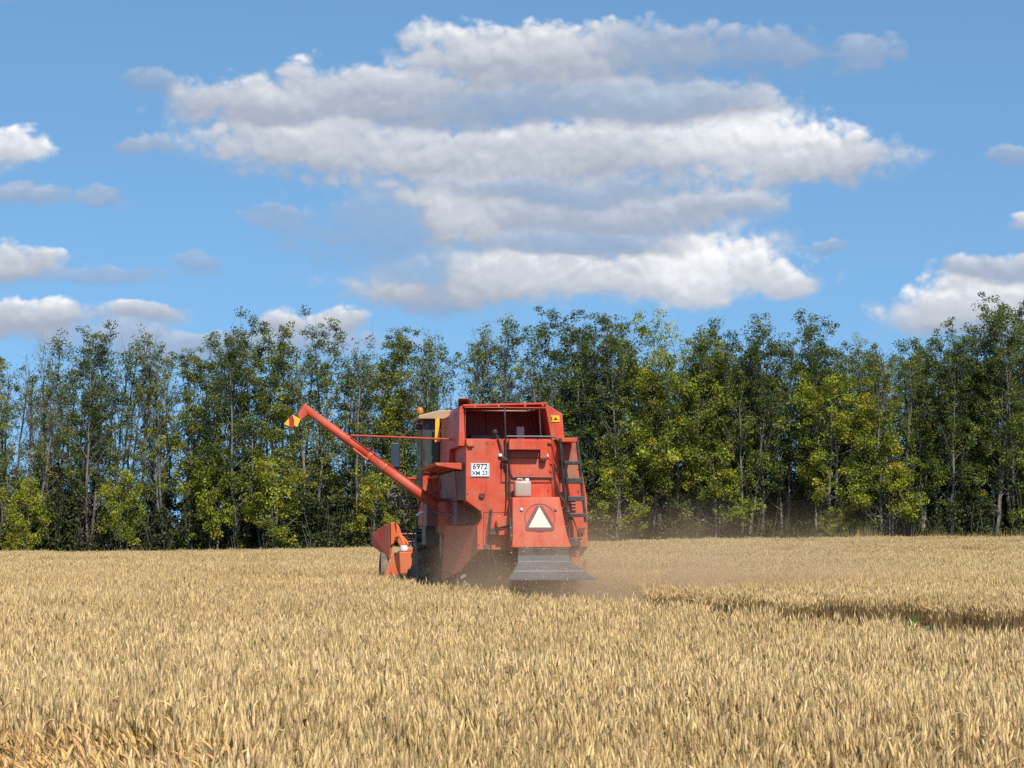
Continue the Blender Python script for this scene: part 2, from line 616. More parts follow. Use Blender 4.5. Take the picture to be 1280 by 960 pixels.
# rank dry grass on the headland, between the last wheat and the trees
rg4 = np.random.default_rng(8)
n = 26000
gx = rg4.uniform(-33, 33, n)
gy = field_edge(gx) + rg4.uniform(-.9, 1.3, n)
gh = rg4.uniform(.35, .85, n) * (.55 + .9 * vnoise(gx, gy, 1.7, 3)) * (1 + .35 * (gx > 2))
base_ = np.stack([gx, gy, ground_z(gx, gy)], 1)
a = rg4.uniform(0, 6.283, n)
d = np.stack([np.cos(a), np.sin(a), np.zeros(n)], 1)
sd = np.stack([-np.sin(a), np.cos(a), np.zeros(n)], 1)
w = rg4.uniform(.008, .02, (n, 1))
lean = rg4.uniform(.05, .5, (n, 1)) * gh[:, None]
m1 = base_ + d * lean * .4 + np.array([0, 0, 1]) * gh[:, None] * .6
m2 = base_ + d * lean + np.array([0, 0, 1]) * gh[:, None]
V = np.stack([base_ - sd * w, base_ + sd * w, m1 + sd * w * .8, m1 - sd * w * .8, m2], 1).reshape(-1, 3)
k = np.arange(n)[:, None] * 5
tone = np.where(rg4.random((n, 1)) < .45, np.array([[.13, .14, .045]]), np.array([[.40, .29, .13]])) * rg4.uniform(.6, 1.2, (n, 1))
me = mesh_np('verge_grass', V, [k + np.array([[0, 1, 2, 3]]), k + np.array([[3, 2, 4]])], [wm], attrs={'tint': np.repeat(tone, 5, 0)})
tag(link('verge_grass', me), 'ragged half dry grass along the far edge of the wheat below the trees', 'grass', kind='stuff')

# ------------------------------------------------------------------ trees
def leaf_mat(name, gloss=.25, trans=.30):
    m, t, b = mat(name)
    tint = t.new('ShaderNodeAttribute', attribute_name='tint').outputs['Color']
    oi = t.new('ShaderNodeObjectInfo')
    c = t.mix(1.0, tint, t.ramp(oi.outputs['Random'], [(0, (.82, .86, .85)), (.5, (1, 1, 1)), (1, (1.2, 1.08, .95))]), 'MULTIPLY')
    c = t.mix(1.0, c, (1.14, 1.10, 1.0), 'MULTIPLY')
    t.put(b.inputs['Base Color'], c)
    b.inputs['Roughness'].default_value = .5
    b.inputs['Specular IOR Level'].default_value = gloss
    tr = t.new('ShaderNodeBsdfTranslucent')
    t.put(tr.inputs[0], t.mix(1.0, c, (1.15, 1.2, .6), 'MULTIPLY'))
    mx = t.new('ShaderNodeMixShader')
    mx.inputs[0].default_value = trans
    t.l.new(b.outputs[0], mx.inputs[1])
    t.l.new(tr.outputs[0], mx.inputs[2])
    t.l.new(mx.outputs[0], t.n['Material Output'].inputs[0])
    return m


LEAF = leaf_mat('tree_leaves')
BARK, t, b = mat('grey_bark')
pos = t.new('ShaderNodeTexCoord').outputs['Object']
g1 = t.noise(t.v('MULTIPLY', pos, (9, 9, 1.4)), 1.0, 5, .65)
g2 = t.noise(pos, .7, 3)
t.put(b.inputs['Base Color'], t.mix(t.rng(g2, .4, .65, 0, .6), t.ramp(g1, [(.3, (.07, .06, .05)), (.7, (.30, .265, .225))]), (.13, .12, .085)))
b.inputs['Roughness'].default_value = .9


def tube_np(pts, rad, k=5):
    pts = np.asarray(pts, float)
    n = len(pts)
    d = np.gradient(pts, axis=0)
    d /= np.linalg.norm(d, axis=1)[:, None] + 1e-9
    ref = np.where(np.abs(d[:, 2:3]) > .9, np.array([[1., 0, 0]]), np.array([[0., 0, 1]]))
    u = np.cross(d, ref)
    u /= np.linalg.norm(u, axis=1)[:, None] + 1e-9
    v = np.cross(d, u)
    a = np.arange(k) * 2 * math.pi / k
    V = pts[:, None] + (u[:, None] * np.cos(a)[None, :, None] + v[:, None] * np.sin(a)[None, :, None]) * np.asarray(rad)[:, None, None]
    i = np.arange(n - 1)[:, None] * k
    j = np.arange(k)[None]
    F = np.stack([i + j, i + (j + 1) % k, i + k + (j + 1) % k, i + k + j], -1).reshape(-1, 4)
    return V.reshape(-1, 3), F


class Tubes:
    def __init__(self):
        self.V, self.F, self.o = [], [], 0

    def add(self, pts, rad, k=5):
        v, f = tube_np(pts, rad, k)
        self.V.append(v)
        self.F.append(f + self.o)
        self.o += len(v)

    def mesh(self, name, m):
        return mesh_np(name, np.concatenate(self.V), [np.concatenate(self.F)], [m], smooth=True)


def leaves_np(rng, centres, radii, counts, size, cols, flat=.75, bare=None):
    """Rhombic leaves in clusters; returns V, F, tint."""
    rep = np.repeat(np.arange(len(centres)), counts)
    n = len(rep)
    d = rng.normal(0, 1, (n, 3))
    d /= np.linalg.norm(d, axis=1)[:, None]
    off = d * (rng.random((n, 1)) ** .45) * radii[rep][:, None] * np.array([1, 1, flat])
    c = centres[rep] + off
    nrm = rng.normal(0, 1, (n, 3)) + np.array([0, 0, .7]) + d * .5
    nrm /= np.linalg.norm(nrm, axis=1)[:, None]
    ax = np.cross(nrm, rng.normal(0, 1, (n, 3)))
    ax /= np.linalg.norm(ax, axis=1)[:, None]
    sd = np.cross(nrm, ax)
    L = size * rng.uniform(.65, 1.35, (n, 1))
    W = L * rng.uniform(.28, .42, (n, 1))
    fold = nrm * L * rng.uniform(-.12, .12, (n, 1))
    V = np.stack([c - ax * L * .5, c + sd * W + fold, c + ax * L * .5, c - sd * W + fold], 1).reshape(-1, 3)
    F = np.arange(n * 4).reshape(-1, 4)
    T = np.repeat(cols[rep] * rng.uniform(.72, 1.3, (n, 1)), 4, 0)
    return V, F, T


GREEN = {'dark': (.078, .104, .030), 'mid': (.130, .170, .034), 'olive': (.190, .205, .026), 'yellow': (.34, .30, .030), 'lime': (.275, .310, .030),
         'blue': (.082, .108, .042), 'brown': (.19, .14, .085)}


def mixcol(rng, mixd, n):
    names = list(mixd)
    pr = np.array([mixd[k] for k in names], float)
    idx = rng.choice(len(names), n, p=pr / pr.sum())
    return np.array([GREEN[k] for k in names])[idx] * rng.uniform(.72, 1.28, (n, 1))


def tree_model(seed, H, stems=1, spread=1.5, start=.3, limbs=24, twigs=4, nl=34, cr=.34, size=.15, keep=.85, cols=None,
               up=(.7, 1.2), r0=.11, topcol=None, prof='tall'):
    rng = np.random.default_rng(seed)
    tb = Tubes()
    C, RR, CO, CN = [], [], [], []
    for s in range(stems):
        a = rng.uniform(0, 6.283)
        hh = H * (1 if s == 0 else rng.uniform(.72, .97))
        lean = rng.uniform(.02, .07) if stems == 1 else rng.uniform(.04, .12)
        n = 12
        u = np.linspace(0, 1, n)
        wob = np.cumsum(rng.normal(0, .035, (n, 2)), 0) * hh / 8
        pts = np.stack([math.cos(a) * (.12 * (stems > 1) + lean * hh * u ** .8) + wob[:, 0] - wob[0, 0],
                        math.sin(a) * (.12 * (stems > 1) + lean * hh * u ** .8) + wob[:, 1] - wob[0, 1], u * hh], 1)
        pts[0, 2] = -.15
        rs = r0 * (.75 if stems > 1 else 1) * (1 - u) ** .75 + .014
        rs[0] *= 1.3
        tb.add(pts, rs, 7)
        nlimb = max(5, int(limbs / stems ** .6))
        for i in range(nlimb):
            ul = start + (.985 - start) * ((i + rng.uniform(0, .9)) / nlimb)
            p0 = np.array([np.interp(ul, u, pts[:, k]) for k in range(3)])
            az_ = i * 2.4 + rng.uniform(-.7, .7)
            rel = (ul - start) / (1 - start)
            if prof == 'tall':
                w = (.72 + .38 * math.sin(math.pi * min(1, rel * .9 + .1))) * (1 - .25 * max(0, rel - .8) / .2)
            elif prof == 'round':
                w = .50 + .75 * math.sin(math.pi * (rel * .70 + .14)) ** .8
            else:   # open, low maple
                w = 1.05 - .75 * rel
            L = spread * w * rng.uniform(.6, 1.2)
            e = rng.uniform(*up) * (.8 + .35 * rel)
            e = min(e, 1.4)
            dv = np.array([math.cos(az_) * math.cos(e), math.sin(az_) * math.cos(e), math.sin(e)])
            bend = np.array([0, 0, rng.uniform(-.05, .35)])
            tt = np.linspace(0, 1, 5)[:, None]
            lp = p0 + dv * L * tt + bend * L * tt ** 2 + rng.normal(0, .04, (5, 3)) * L * tt
            lr = np.linspace(max(.014, np.interp(ul, u, rs) * .42), .009, 5)
            tb.add(lp, lr, 4)
            for k in range(twigs):
                tq = rng.uniform(.3, 1) if k else 1.0
                q0 = np.array([np.interp(tq, tt[:, 0], lp[:, m]) for m in range(3)])
                td = dv + rng.normal(0, .7, 3) + np.array([0, 0, .25])
                td /= np.linalg.norm(td)
                tl = rng.uniform(.25, .7) * (.5 + .35 * spread)
                q1 = q0 + td * tl * .55 + rng.normal(0, .03, 3)
                q2 = q0 + td * tl + np.array([0, 0, .06])
                tb.add([q0, q1, q2], [.009, .007, .005], 3)
                if rng.random() < keep:
                    C.append(q2)
                    RR.append(cr * rng.uniform(.65, 1.3))
                    CN.append(int(nl * rng.uniform(.6, 1.35)))
                    if rng.random() < .45:
                        C.append(q1 + rng.normal(0, .1, 3))
                        RR.append(cr * .8)
                        CN.append(int(nl * .6))
    C = np.array(C)
    relz = C[:, 2] / H
    CO = mixcol(rng, cols, len(C))
    if topcol:
        tc_ = mixcol(rng, topcol, len(C))
        CO = np.where((relz + rng.normal(0, .09, len(C)) > .68)[:, None], tc_, CO)
    V, F, T = leaves_np(rng, C, np.array(RR), np.array(CN), size, CO)
    return tb.mesh('trunk', BARK), mesh_np('crown', V, [F], [LEAF], attrs={'tint': T})


MODELS = {}


def models(kind, n, H, **kw):
    MODELS[kind] = [(H, *tree_model(hash_seed(kind, i), H, **{k: (v[i % len(v)] if isinstance(v, list) else v) for k, v in kw.items()})) for i in range(n)]


def hash_seed(k, i):
    return sum(ord(c) * 31 ** j for j, c in enumerate(k)) % 9973 + i * 101


models('dark', 6, 12.5, stems=[3, 2, 3], spread=1.8, start=.24, limbs=46, twigs=5, nl=56, cr=.38, size=.108, keep=.70,
       cols={'dark': 3, 'mid': 3, 'olive': 1.4}, topcol={'dark': 3, 'mid': 1.6, 'blue': .7}, prof='round')
models('sparse', 7, 12.2, stems=[2, 3, 2], spread=1.5, start=.26, limbs=42, twigs=5, nl=30, cr=.30, size=.10, keep=.56,
       cols={'mid': 3, 'dark': 1.2, 'olive': 2.2, 'lime': 1.0, 'brown': .25}, topcol={'dark': 1.2, 'mid': 2.6, 'olive': 1.0}, up=(.7, 1.25))
models('mixed', 6, 12.2, stems=[3, 2, 2], spread=1.5, start=.24, limbs=44, twigs=5, nl=54, cr=.36, size=.108, keep=.58,
       cols={'olive': 3, 'mid': 2.5, 'lime': 1.6, 'yellow': .5}, topcol={'mid': 2, 'olive': 1.8, 'dark': .8})
models('golden', 3, 9.5, stems=[2, 3], spread=2.2, start=.24, limbs=42, twigs=5, nl=72, cr=.44, size=.12, keep=.85,
       cols={'olive': 2.4, 'lime': 2.2, 'yellow': .9, 'mid': 1.2}, prof='round', up=(.3, .9))
models('maple', 5, 4.6, stems=[2, 3], spread=1.5, start=.2, limbs=22, twigs=5, nl=70, cr=.36, size=.108, keep=.52,
       cols={'lime': 3, 'olive': 2.6, 'yellow': .7, 'mid': 1.0}, prof='open', up=(.1, .8), r0=.05)
models('bare', 3, 12.0, stems=[2, 3, 2], spread=1.5, start=.28, limbs=38, twigs=7, nl=18, cr=.26, size=.095, keep=.20,
       cols={'mid': 1, 'brown': 1, 'olive': 1}, up=(.7, 1.25))
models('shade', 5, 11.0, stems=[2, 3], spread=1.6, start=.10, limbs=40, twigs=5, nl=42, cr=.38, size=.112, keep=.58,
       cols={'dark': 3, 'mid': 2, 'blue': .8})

prng = random.Random(5)


def plant_tree(x, y, H, kind, label, cat='tree', group=None, name='belt_tree', wide=1.0):
    ms = MODELS[kind]
    h0, tm, cm = ms[prng.randrange(len(ms))]
    o = bpy.data.objects.new(name, None)
    COL.objects.link(o)
    o.empty_display_size = .5
    o.location = (x, y, float(ground_z(x, y)))
    k = H * (.93 if x < 1 else .895) / h0
    o.scale = (wide * (.6 + .4 * k), wide * (.6 + .4 * k), k)
    o.rotation_euler = (0, 0, prng.uniform(0, 6.283))
    tag(o, label, cat, group)
    link('trunk', tm, o)
    link('crown', cm, o)
    return o


# (azimuth offset in metres at the belt, height above the eye line in metres, kind) of the front row
FRONT = [
    (-27.7, 10.5, 'mixed'), (-26.1, 10.7, 'sparse'), (-24.9, 10.4, 'bare'), (-23.0, 10.6, 'dark'), (-21.8, 10.6, 'sparse'),
    (-20.3, 10.1, 'sparse'), (-18.6, 11.1, 'sparse'), (-17.4, 10.0, 'mixed'), (-16.1, 10.4, 'dark'), (-14.9, 11.3, 'dark'),
    (-13.4, 11.2, 'mixed'), (-12.3, 10.8, 'mixed'), (-10.9, 10.2, 'sparse'), (-9.7, 11.2, 'dark'), (-8.5, 10.2, 'sparse'),
    (-7.2, 10.9, 'mixed'), (-6.0, 11.1, 'mixed'), (-4.9, 10.5, 'sparse'), (-3.9, 11.0, 'sparse'), (-2.8, 11.1, 'sparse'),
    (-1.6, 11.0, 'sparse'), (-.35, 11.5, 'sparse'), (.9, 9.9, 'bare'), (2.2, 11.7, 'dark'), (3.5, 11.4, 'dark'),
    (4.8, 11.5, 'dark'), (6.2, 11.8, 'dark'), (7.4, 11.2, 'sparse'), (8.8, 10.9, 'golden'), (10.0, 11.2, 'mixed'),
    (11.4, 11.1, 'mixed'), (12.5, 11.4, 'dark'), (13.6, 11.5, 'dark'), (14.8, 11.3, 'sparse'), (16.3, 11.5, 'dark'),
    (17.6, 11.5, 'dark'), (18.9, 10.8, 'sparse'), (20.0, 10.1, 'mixed'), (21.0, 10.6, 'sparse'), (22.1, 10.1, 'mixed'),
    (23.4, 10.5, 'dark'), (24.7, 10.9, 'dark'), (25.9, 12.0, 'dark'), (27.2, 12.4, 'dark'), (28.4, 12.2, 'dark')]
LOOK = {'dark': 'dark green tall tree', 'sparse': 'thinly leaved slender tree', 'mixed': 'yellowish green tall tree', 'golden': 'broad golden crowned tree',
        'bare': 'nearly leafless grey tree'}
ORD = ['', 'first', 'second', 'third', 'fourth', 'fifth', 'sixth', 'seventh', 'eighth', 'ninth', 'tenth', 'eleventh', 'twelfth']


def belt_place(i):
    """Which tree of its look it is, counted from the nearest landmark."""
    x, _, kind = FRONT[i]
    same = [q[0] for q in FRONT if q[2] == kind]
    best = None
    for mx_, txt, sgn in [(-30, 'from the left edge', 1), (-11.4, 'left of the unloading tube tip', -1), (-11.4, 'right of the unloading tube tip', 1),
                          (3.0, 'right of the machine hood', 1), (30, 'from the right edge', -1)]:
        if (x - mx_) * sgn <= 0:
            continue
        k = sum(1 for q in same if (q - mx_) * sgn > 0 and (q - mx_) * sgn <= (x - mx_) * sgn)
        if best is None or k < best[0]:
            best = (k, txt)
    if len(same) == 1:
        return '%s rising above the belt right of the machine' % LOOK[kind]
    return '%s, %s such one %s' % (LOOK[kind], ORD[min(best[0], 12)], best[1])


for i, (x, h, kind) in enumerate(FRONT):
    y = 118.2 + prng.uniform(-.5, 1.6)
    sc_ = y / 118.5
    gz_ = float(ground_z(x * sc_, y))
    plant_tree(x * sc_, y, h * sc_ + 1.65 - gz_, kind, belt_place(i), group='tall trees along the front of the belt', wide=1.0)

for x, y, H, kind, wide, label in [
    (-26.0, 117.0, 4.7, 'maple', 1.0, 'bright lime young maple at the far left end of the belt'),
    (-26.3, 116.6, 2.4, 'maple', .62, 'low round lime bush under the maple at the left end'),
    (-20.6, 117.2, 5.2, 'maple', .85, 'young yellow green maple between thin trunks on the left'),
    (-15.9, 117.3, 6.0, 'maple', .9, 'tall loose lime maple left of the unloading tube tip'),
    (-12.6, 117.0, 5.6, 'maple', 1.15, 'broad lime maple below the tip of the unloading tube'),
    (-7.4, 117.4, 4.6, 'maple', .9, 'shaded yellow green maple behind the unloading tube'),
    (5.6, 117.2, 5.4, 'maple', 1.05, 'green maple just right of the machine ladder behind dust'),
    (11.0, 117.0, 6.2, 'maple', 1.15, 'broad drooping maple behind the drifting dust'),
    (17.2, 117.2, 9.4, 'golden', 1.0, 'bright golden tree standing out in front of dark crowns on the right'),
    (16.9, 116.6, 2.5, 'maple', .7, 'small lime bush at the foot of the golden tree'),
    (20.3, 117.4, 6.6, 'maple', .9, 'yellow green maple right of the golden tree'),
    (28.0, 117.6, 5.0, 'maple', .9, 'dull green maple at the right end of the belt')]:
    plant_tree(x, y, H, kind, label, name='young_tree' if kind == 'maple' else 'belt_tree', wide=wide, group='yellow green trees in front of the belt')

# rows behind the front one: seen only through its gaps
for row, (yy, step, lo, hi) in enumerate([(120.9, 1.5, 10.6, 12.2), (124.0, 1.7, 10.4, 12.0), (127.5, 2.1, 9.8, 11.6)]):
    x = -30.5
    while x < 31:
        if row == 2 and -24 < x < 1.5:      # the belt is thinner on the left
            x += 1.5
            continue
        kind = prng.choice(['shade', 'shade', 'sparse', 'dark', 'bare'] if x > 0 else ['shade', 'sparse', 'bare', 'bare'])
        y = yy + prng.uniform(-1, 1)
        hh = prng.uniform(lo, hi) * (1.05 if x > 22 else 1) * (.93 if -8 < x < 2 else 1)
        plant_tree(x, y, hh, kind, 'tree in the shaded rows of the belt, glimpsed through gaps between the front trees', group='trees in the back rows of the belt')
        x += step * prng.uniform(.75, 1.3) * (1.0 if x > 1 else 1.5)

# ------------------------------------------------------------------ undergrowth below the trees
rg2 = np.random.default_rng(77)
C, RR, CN, CO = [], [], [], []
tb = Tubes()
for i in range(980):
    x = rg2.uniform(-33, 33)
    y = rg2.choice([rg2.uniform(117.4, 119.5), rg2.uniform(119.5, 129)], p=[.45, .55])
    h = rg2.uniform(.8, 3.3) if y < 119.5 else rg2.uniform(2.2, 5.2)
    h *= .75 + .6 * vnoise(x, y, 3.5, 21)
    z0 = float(ground_z(x, y))
    w = rg2.uniform(.5, 1.0)
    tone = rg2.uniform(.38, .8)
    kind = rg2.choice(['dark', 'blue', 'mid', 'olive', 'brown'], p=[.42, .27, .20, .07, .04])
    for k in range(int(7 + h * 5)):
        u = rg2.random()
        a = rg2.uniform(0, 6.283)
        rr = w * rg2.random() ** .5 * (1.1 - .5 * u)
        C.append((x + math.cos(a) * rr, y + math.sin(a) * rr, z0 + .12 + u ** 1.15 * h))
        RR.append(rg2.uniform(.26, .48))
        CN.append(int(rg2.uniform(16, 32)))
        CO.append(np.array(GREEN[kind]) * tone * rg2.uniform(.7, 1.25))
    for k in range(5):
        a = rg2.uniform(0, 6.283)
        e = np.array([math.cos(a) * w * .8, math.sin(a) * w * .8, h * rg2.uniform(.8, 1.15)])
        q = np.array([x, y, z0])
        tb.add([q, q + e * .5 + rg2.normal(0, .1, 3), q + e], [.018, .012, .006], 3)
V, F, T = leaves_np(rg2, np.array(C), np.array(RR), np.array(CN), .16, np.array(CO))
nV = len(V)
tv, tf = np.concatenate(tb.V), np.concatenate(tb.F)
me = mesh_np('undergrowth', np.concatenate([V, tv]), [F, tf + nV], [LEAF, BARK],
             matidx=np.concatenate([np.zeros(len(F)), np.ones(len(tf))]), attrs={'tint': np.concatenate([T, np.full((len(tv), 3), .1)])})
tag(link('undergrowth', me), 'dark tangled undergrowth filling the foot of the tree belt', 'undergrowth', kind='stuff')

# ------------------------------------------------------------------ the combine harvester
def paint(name, col, rough=.42, dust=.5, dustcol=(.42, .30, .19), low=True, metal=0.0, spec=.5, chips=.0, streak=.0):
    m, t, b = mat(name)
    pos = t.new('ShaderNodeTexCoord').outputs['Object']
    n1 = t.noise(pos, 3.2, 6, .62)
    n2 = t.noise(t.v('MULTIPLY', pos, (16, 16, 2.2)), 1, 4, .6)
    n3 = t.noise(pos, 55, 3, .6)
    f = t.m('MULTIPLY', t.rng(n1, .36, .70), dust)
    f = t.m('ADD', f, t.m('MULTIPLY', t.rng(n2, .50, .75), dust * .45))
    if low:                        # road dust caked on towards the wheels
        z = t.sep(pos)[2]
        f = t.m('ADD', f, t.m('MULTIPLY', t.m('MULTIPLY', t.rng(z, 2.1, .6), dust), t.rng(n1, .25, .6, .25, 1.0)))
    f = t.m('MULTIPLY', f, t.rng(n3, .25, .7, .55, 1.0), clamp=True)
    c = t.mix(t.rng(t.noise(pos, 1.3, 5, .6), .35, .68, 0, .6), col, tuple(min(1, x * 1.18 + .022) for x in col))
    if streak:                     # rain-washed grime runs
        n4 = t.noise(t.v('MULTIPLY', pos, (9, 9, .8)), 1, 4, .65)
        c = t.mix(t.m('MULTIPLY', t.rng(n4, .48, .72), streak), c, tuple(x * .35 for x in col))
    if chips:
        c = t.mix(t.m('MULTIPLY', t.rng(n3, .66, .72), t.rng(n1, .5, .62)), c, (.16, .12, .10))
    t.put(b.inputs['Base Color'], t.mix(f, c, dustcol))
    t.put(b.inputs['Roughness'], t.m('MULTIPLY_ADD', f, .45, rough, clamp=True))
    b.inputs['Metallic'].default_value = metal
    b.inputs['Specular IOR Level'].default_value = spec
    bp = t.new('ShaderNodeBump')
    bp.inputs['Strength'].default_value = .18
    bp.inputs['Distance'].default_value = .03
    t.put(bp.inputs['Height'], t.noise(pos, 1.7, 2))
    t.put(b.inputs['Normal'], bp.outputs[0])
    return m


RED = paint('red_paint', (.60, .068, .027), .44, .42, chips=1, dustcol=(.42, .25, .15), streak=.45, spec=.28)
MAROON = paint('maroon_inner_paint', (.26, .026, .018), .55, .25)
ORANGE = paint('orange_paint', (.72, .125, .020), .38, .22)
STEEL = paint('grey_galvanised_steel', (.115, .115, .118), .55, .16, metal=.2, low=False, dustcol=(.25, .22, .19))
BLACKP = paint('black_enamel', (.022, .020, .020), .45, .22)
PLASTIC = paint('black_plastic', (.013, .006, .005), .7, .05, low=False, spec=.2)
RUBBER = paint('tyre_rubber', (.022, .021, .020), .85, .45)
TAN = paint('tan_roof_paint', (.40, .27, .14), .55, .25, low=False)
YELLOW = paint('yellow_paint', (.85, .47, .015), .4, .10, low=False)
WHITE = paint('white_plate', (.80, .80, .78), .35, .06, low=False)
MILK = paint('milky_plastic', (.42, .33, .25), .35, .25, low=False)
REFL = paint('white_reflective_sheet', (.70, .65, .50), .3, .05, low=False)
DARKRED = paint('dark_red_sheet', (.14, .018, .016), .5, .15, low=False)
INK = paint('black_ink', (.012, .012, .014), .5, .0, low=False)
GREYBOX = paint('grey_housing', (.34, .34, .33), .5, .2, low=False)
GLASS, t, b = mat('tinted_cab_glass')
b.inputs['Base Color'].default_value = (.05, .075, .068, 1)
b.inputs['Roughness'].default_value = .06
b.inputs['Specular IOR Level'].default_value = .9
MIRROR, t, b = mat('mirror_glass')
b.inputs['Base Color'].default_value = (.10, .105, .11, 1)  # dark base colour stands in for a reflection of dark trees
b.inputs['Metallic'].default_value = .8
b.inputs['Roughness'].default_value = .18
AMBER, t, b = mat('amber_lens')
b.inputs['Base Color'].default_value = (.85, .25, .01, 1)
b.inputs['Roughness'].default_value = .15
b.inputs['Transmission Weight'].default_value = .25


class MB:
    def __init__(self):
        self.bm = bmesh.new()

    def hull(self, pts, faces, bev=0.0):
        vs = [self.bm.verts.new(p) for p in pts]
        fs = [self.bm.faces.new([vs[i] for i in f]) for f in faces]
        if bev:
            es = list({e for f in fs for e in f.edges})
            bmesh.ops.bevel(self.bm, geom=es, offset=bev, segments=2, affect='EDGES', profile=.6)
        return self

    def box(self, x0, x1, y0, y1, z0, z1, bev=.008):
        p = [(x0, y0, z0), (x1, y0, z0), (x1, y1, z0), (x0, y1, z0), (x0, y0, z1), (x1, y0, z1), (x1, y1, z1), (x0, y1, z1)]
        return self.hull(p, [(0, 3, 2, 1), (4, 5, 6, 7), (0, 1, 5, 4), (1, 2, 6, 5), (2, 3, 7, 6), (3, 0, 4, 7)], bev)

    def prism(self, poly, y0, y1, bev=.008, axis='y'):
        """poly of (x, z) extruded along y; axis 'x': poly of (y, z); axis 'z': poly of (x, y)."""
        f = {'y': lambda a, c, d: (a, d, c), 'x': lambda a, c, d: (d, a, c), 'z': lambda a, c, d: (a, c, d)}[axis]
        n = len(poly)
        ar = sum(poly[i][0] * poly[(i + 1) % n][1] - poly[(i + 1) % n][0] * poly[i][1] for i in range(n))
        if (ar < 0) != (axis == 'y') and axis != 'x' and axis != 'z':
            pass
        pts = [f(a, c, y0) for a, c in poly] + [f(a, c, y1) for a, c in poly]
        fs = [tuple(range(n)), tuple(range(2 * n - 1, n - 1, -1))] + [((i + 1) % n, i, n + i, n + (i + 1) % n) for i in range(n)]
        return self.hull(pts, fs, bev)

    def slab(self, quad, th, bev=.004):
        """a plate through a quad (or any planar polygon), th thick behind it"""
        q = [Vector(p) for p in quad]
        nrm = (q[1] - q[0]).cross(q[2] - q[0]).normalized() * th
        n = len(q)
        pts = q + [p - nrm for p in q]
        fs = [tuple(range(n)), tuple(range(2 * n - 1, n - 1, -1))] + [((i + 1) % n, i, n + i, n + (i + 1) % n) for i in range(n)]
        return self.hull([tuple(p) for p in pts], fs, bev)

    def tube(self, pts, r, k=8, rr=None):
        # rounded path through the points
        P = [Vector(p) for p in pts]
        out = [P[0]]
        for i in range(1, len(P) - 1):
            a, c, d = P[i - 1], P[i], P[i + 1]
            w = min(.09, (a - c).length * .4, (d - c).length * .4)
            s, e = c + (a - c).normalized() * w, c + (d - c).normalized() * w
            for u in (0, .33, .66, 1):
                out.append(s * (1 - u) ** 2 + c * 2 * u * (1 - u) + e * u * u)
        out.append(P[-1])
        rad = [r] * len(out) if rr is None else list(np.linspace(r, rr, len(out)))
        v, f = tube_np([tuple(p) for p in out], rad, k)
        vs = [self.bm.verts.new(p) for p in v]
        for q in f:
            self.bm.faces.new([vs[i] for i in q])
        self.bm.faces.new(vs[:k])
        self.bm.faces.new(vs[-k:])
        return self

    def lathe(self, prof, c, axis='x', k=32):
        """prof of (radius, along)"""
        rows = []
        for r, a in prof:
            row = []
            for i in range(k):
                th = 2 * math.pi * i / k
                u, w = r * math.cos(th), r * math.sin(th)
                p = {'x': (a, u, w), 'y': (u, a, w), 'z': (u, w, a)}[axis]
                row.append(self.bm.verts.new((p[0] + c[0], p[1] + c[1], p[2] + c[2])))
            rows.append(row)
        for a, b_ in zip(rows, rows[1:]):
            for i in range(k):
                self.bm.faces.new((a[i], a[(i + 1) % k], b_[(i + 1) % k], b_[i]))
        self.bm.faces.new(rows[0])
        self.bm.faces.new(rows[-1])
        return self

    def build(self, name, m, parent, label=None, smooth=False):
        bmesh.ops.recalc_face_normals(self.bm, faces=self.bm.faces)
        me = bpy.data.meshes.new(name)
        self.bm.to_mesh(me)
        self.bm.free()
        for f in me.polygons:
            f.use_smooth = smooth
        me.materials.append(m)
        o = link(name, me, parent)
        if label:
            o['label'] = label
        return o


def lettering(txt, size, m, parent, at, name='lettering', depth=.002):
    cu = bpy.data.curves.new(name, 'FONT')
    cu.body = txt
    cu.size = size
    cu.align_x = 'CENTER'
    cu.align_y = 'CENTER'
    cu.extrude = depth
    cu.offset = size * .012
    o = link(name, cu)
    bpy.context.view_layer.update()
    me = bpy.data.meshes.new_from_object(o.evaluated_get(bpy.context.evaluated_depsgraph_get()))
    bpy.data.objects.remove(o)
    bpy.data.curves.remove(cu)
    me.materials.clear()
    me.materials.append(m)
    o = link(name, me, parent)
    o.location = at
    o.rotation_euler = (R(90), 0, 0)
    return o


HV = bpy.data.objects.new('combine_harvester', None)
COL.objects.link(HV)
HV.location = (0.2, 34.5, float(ground_z(.2, 36)))
HV.rotation_euler = (0, 0, R(7))
tag(HV, 'dusty red combine harvester seen from behind, unloading tube swung out to the left', 'combine harvester')

# --- hull of the machine
m_ = MB()
m_.prism([(-.93, 3.10), (.42, 3.10), (.42, 1.37), (-.75, 1.37), (-.75, 1.73), (-.66, 1.87), (-.68, 1.98), (-.93, 2.14)], 0, 2.6, .012)
body = m_.build('body', RED, HV)
m_ = MB()
m_.slab([(.423, 0.004, 3.095), (.423, 0.004, 1.40), (.60, .30, 1.40), (.60, .30, 3.095)], .03)
m_.prism([(.605, 3.115), (.86, 3.13), (1.04, 2.18), (1.05, 1.40), (.90, 1.28), (.605, 1.38)], .30, 2.9, .012)
m_.build('side_panel', RED, HV)
m_ = MB()                       # flared left wall of the grain tank
m_.prism([(-1.03, 2.74), (-1.0, 3.56), (.60, 3.52), (.60, 2.74)], 1.85, 3.55, .012)
m_.prism([(-1.035, 3.0), (-.935, 3.0), (-.955, 3.635), (-1.0, 3.645), (-1.025, 3.56)], .10, 1.84, .01)
m_.slab([(-1.02, 1.9, 3.57), (-.70, 1.9, 3.60), (-.70, 3.5, 3.60), (-1.02, 3.5, 3.57)], .03)
tank = m_.build('grain_tank', RED, HV)
m_ = MB()
m_.box(-1.042, -1.037, 2.35, 2.38, 2.8, 3.5, 0)
m_.build('seam', DARKRED, tank)
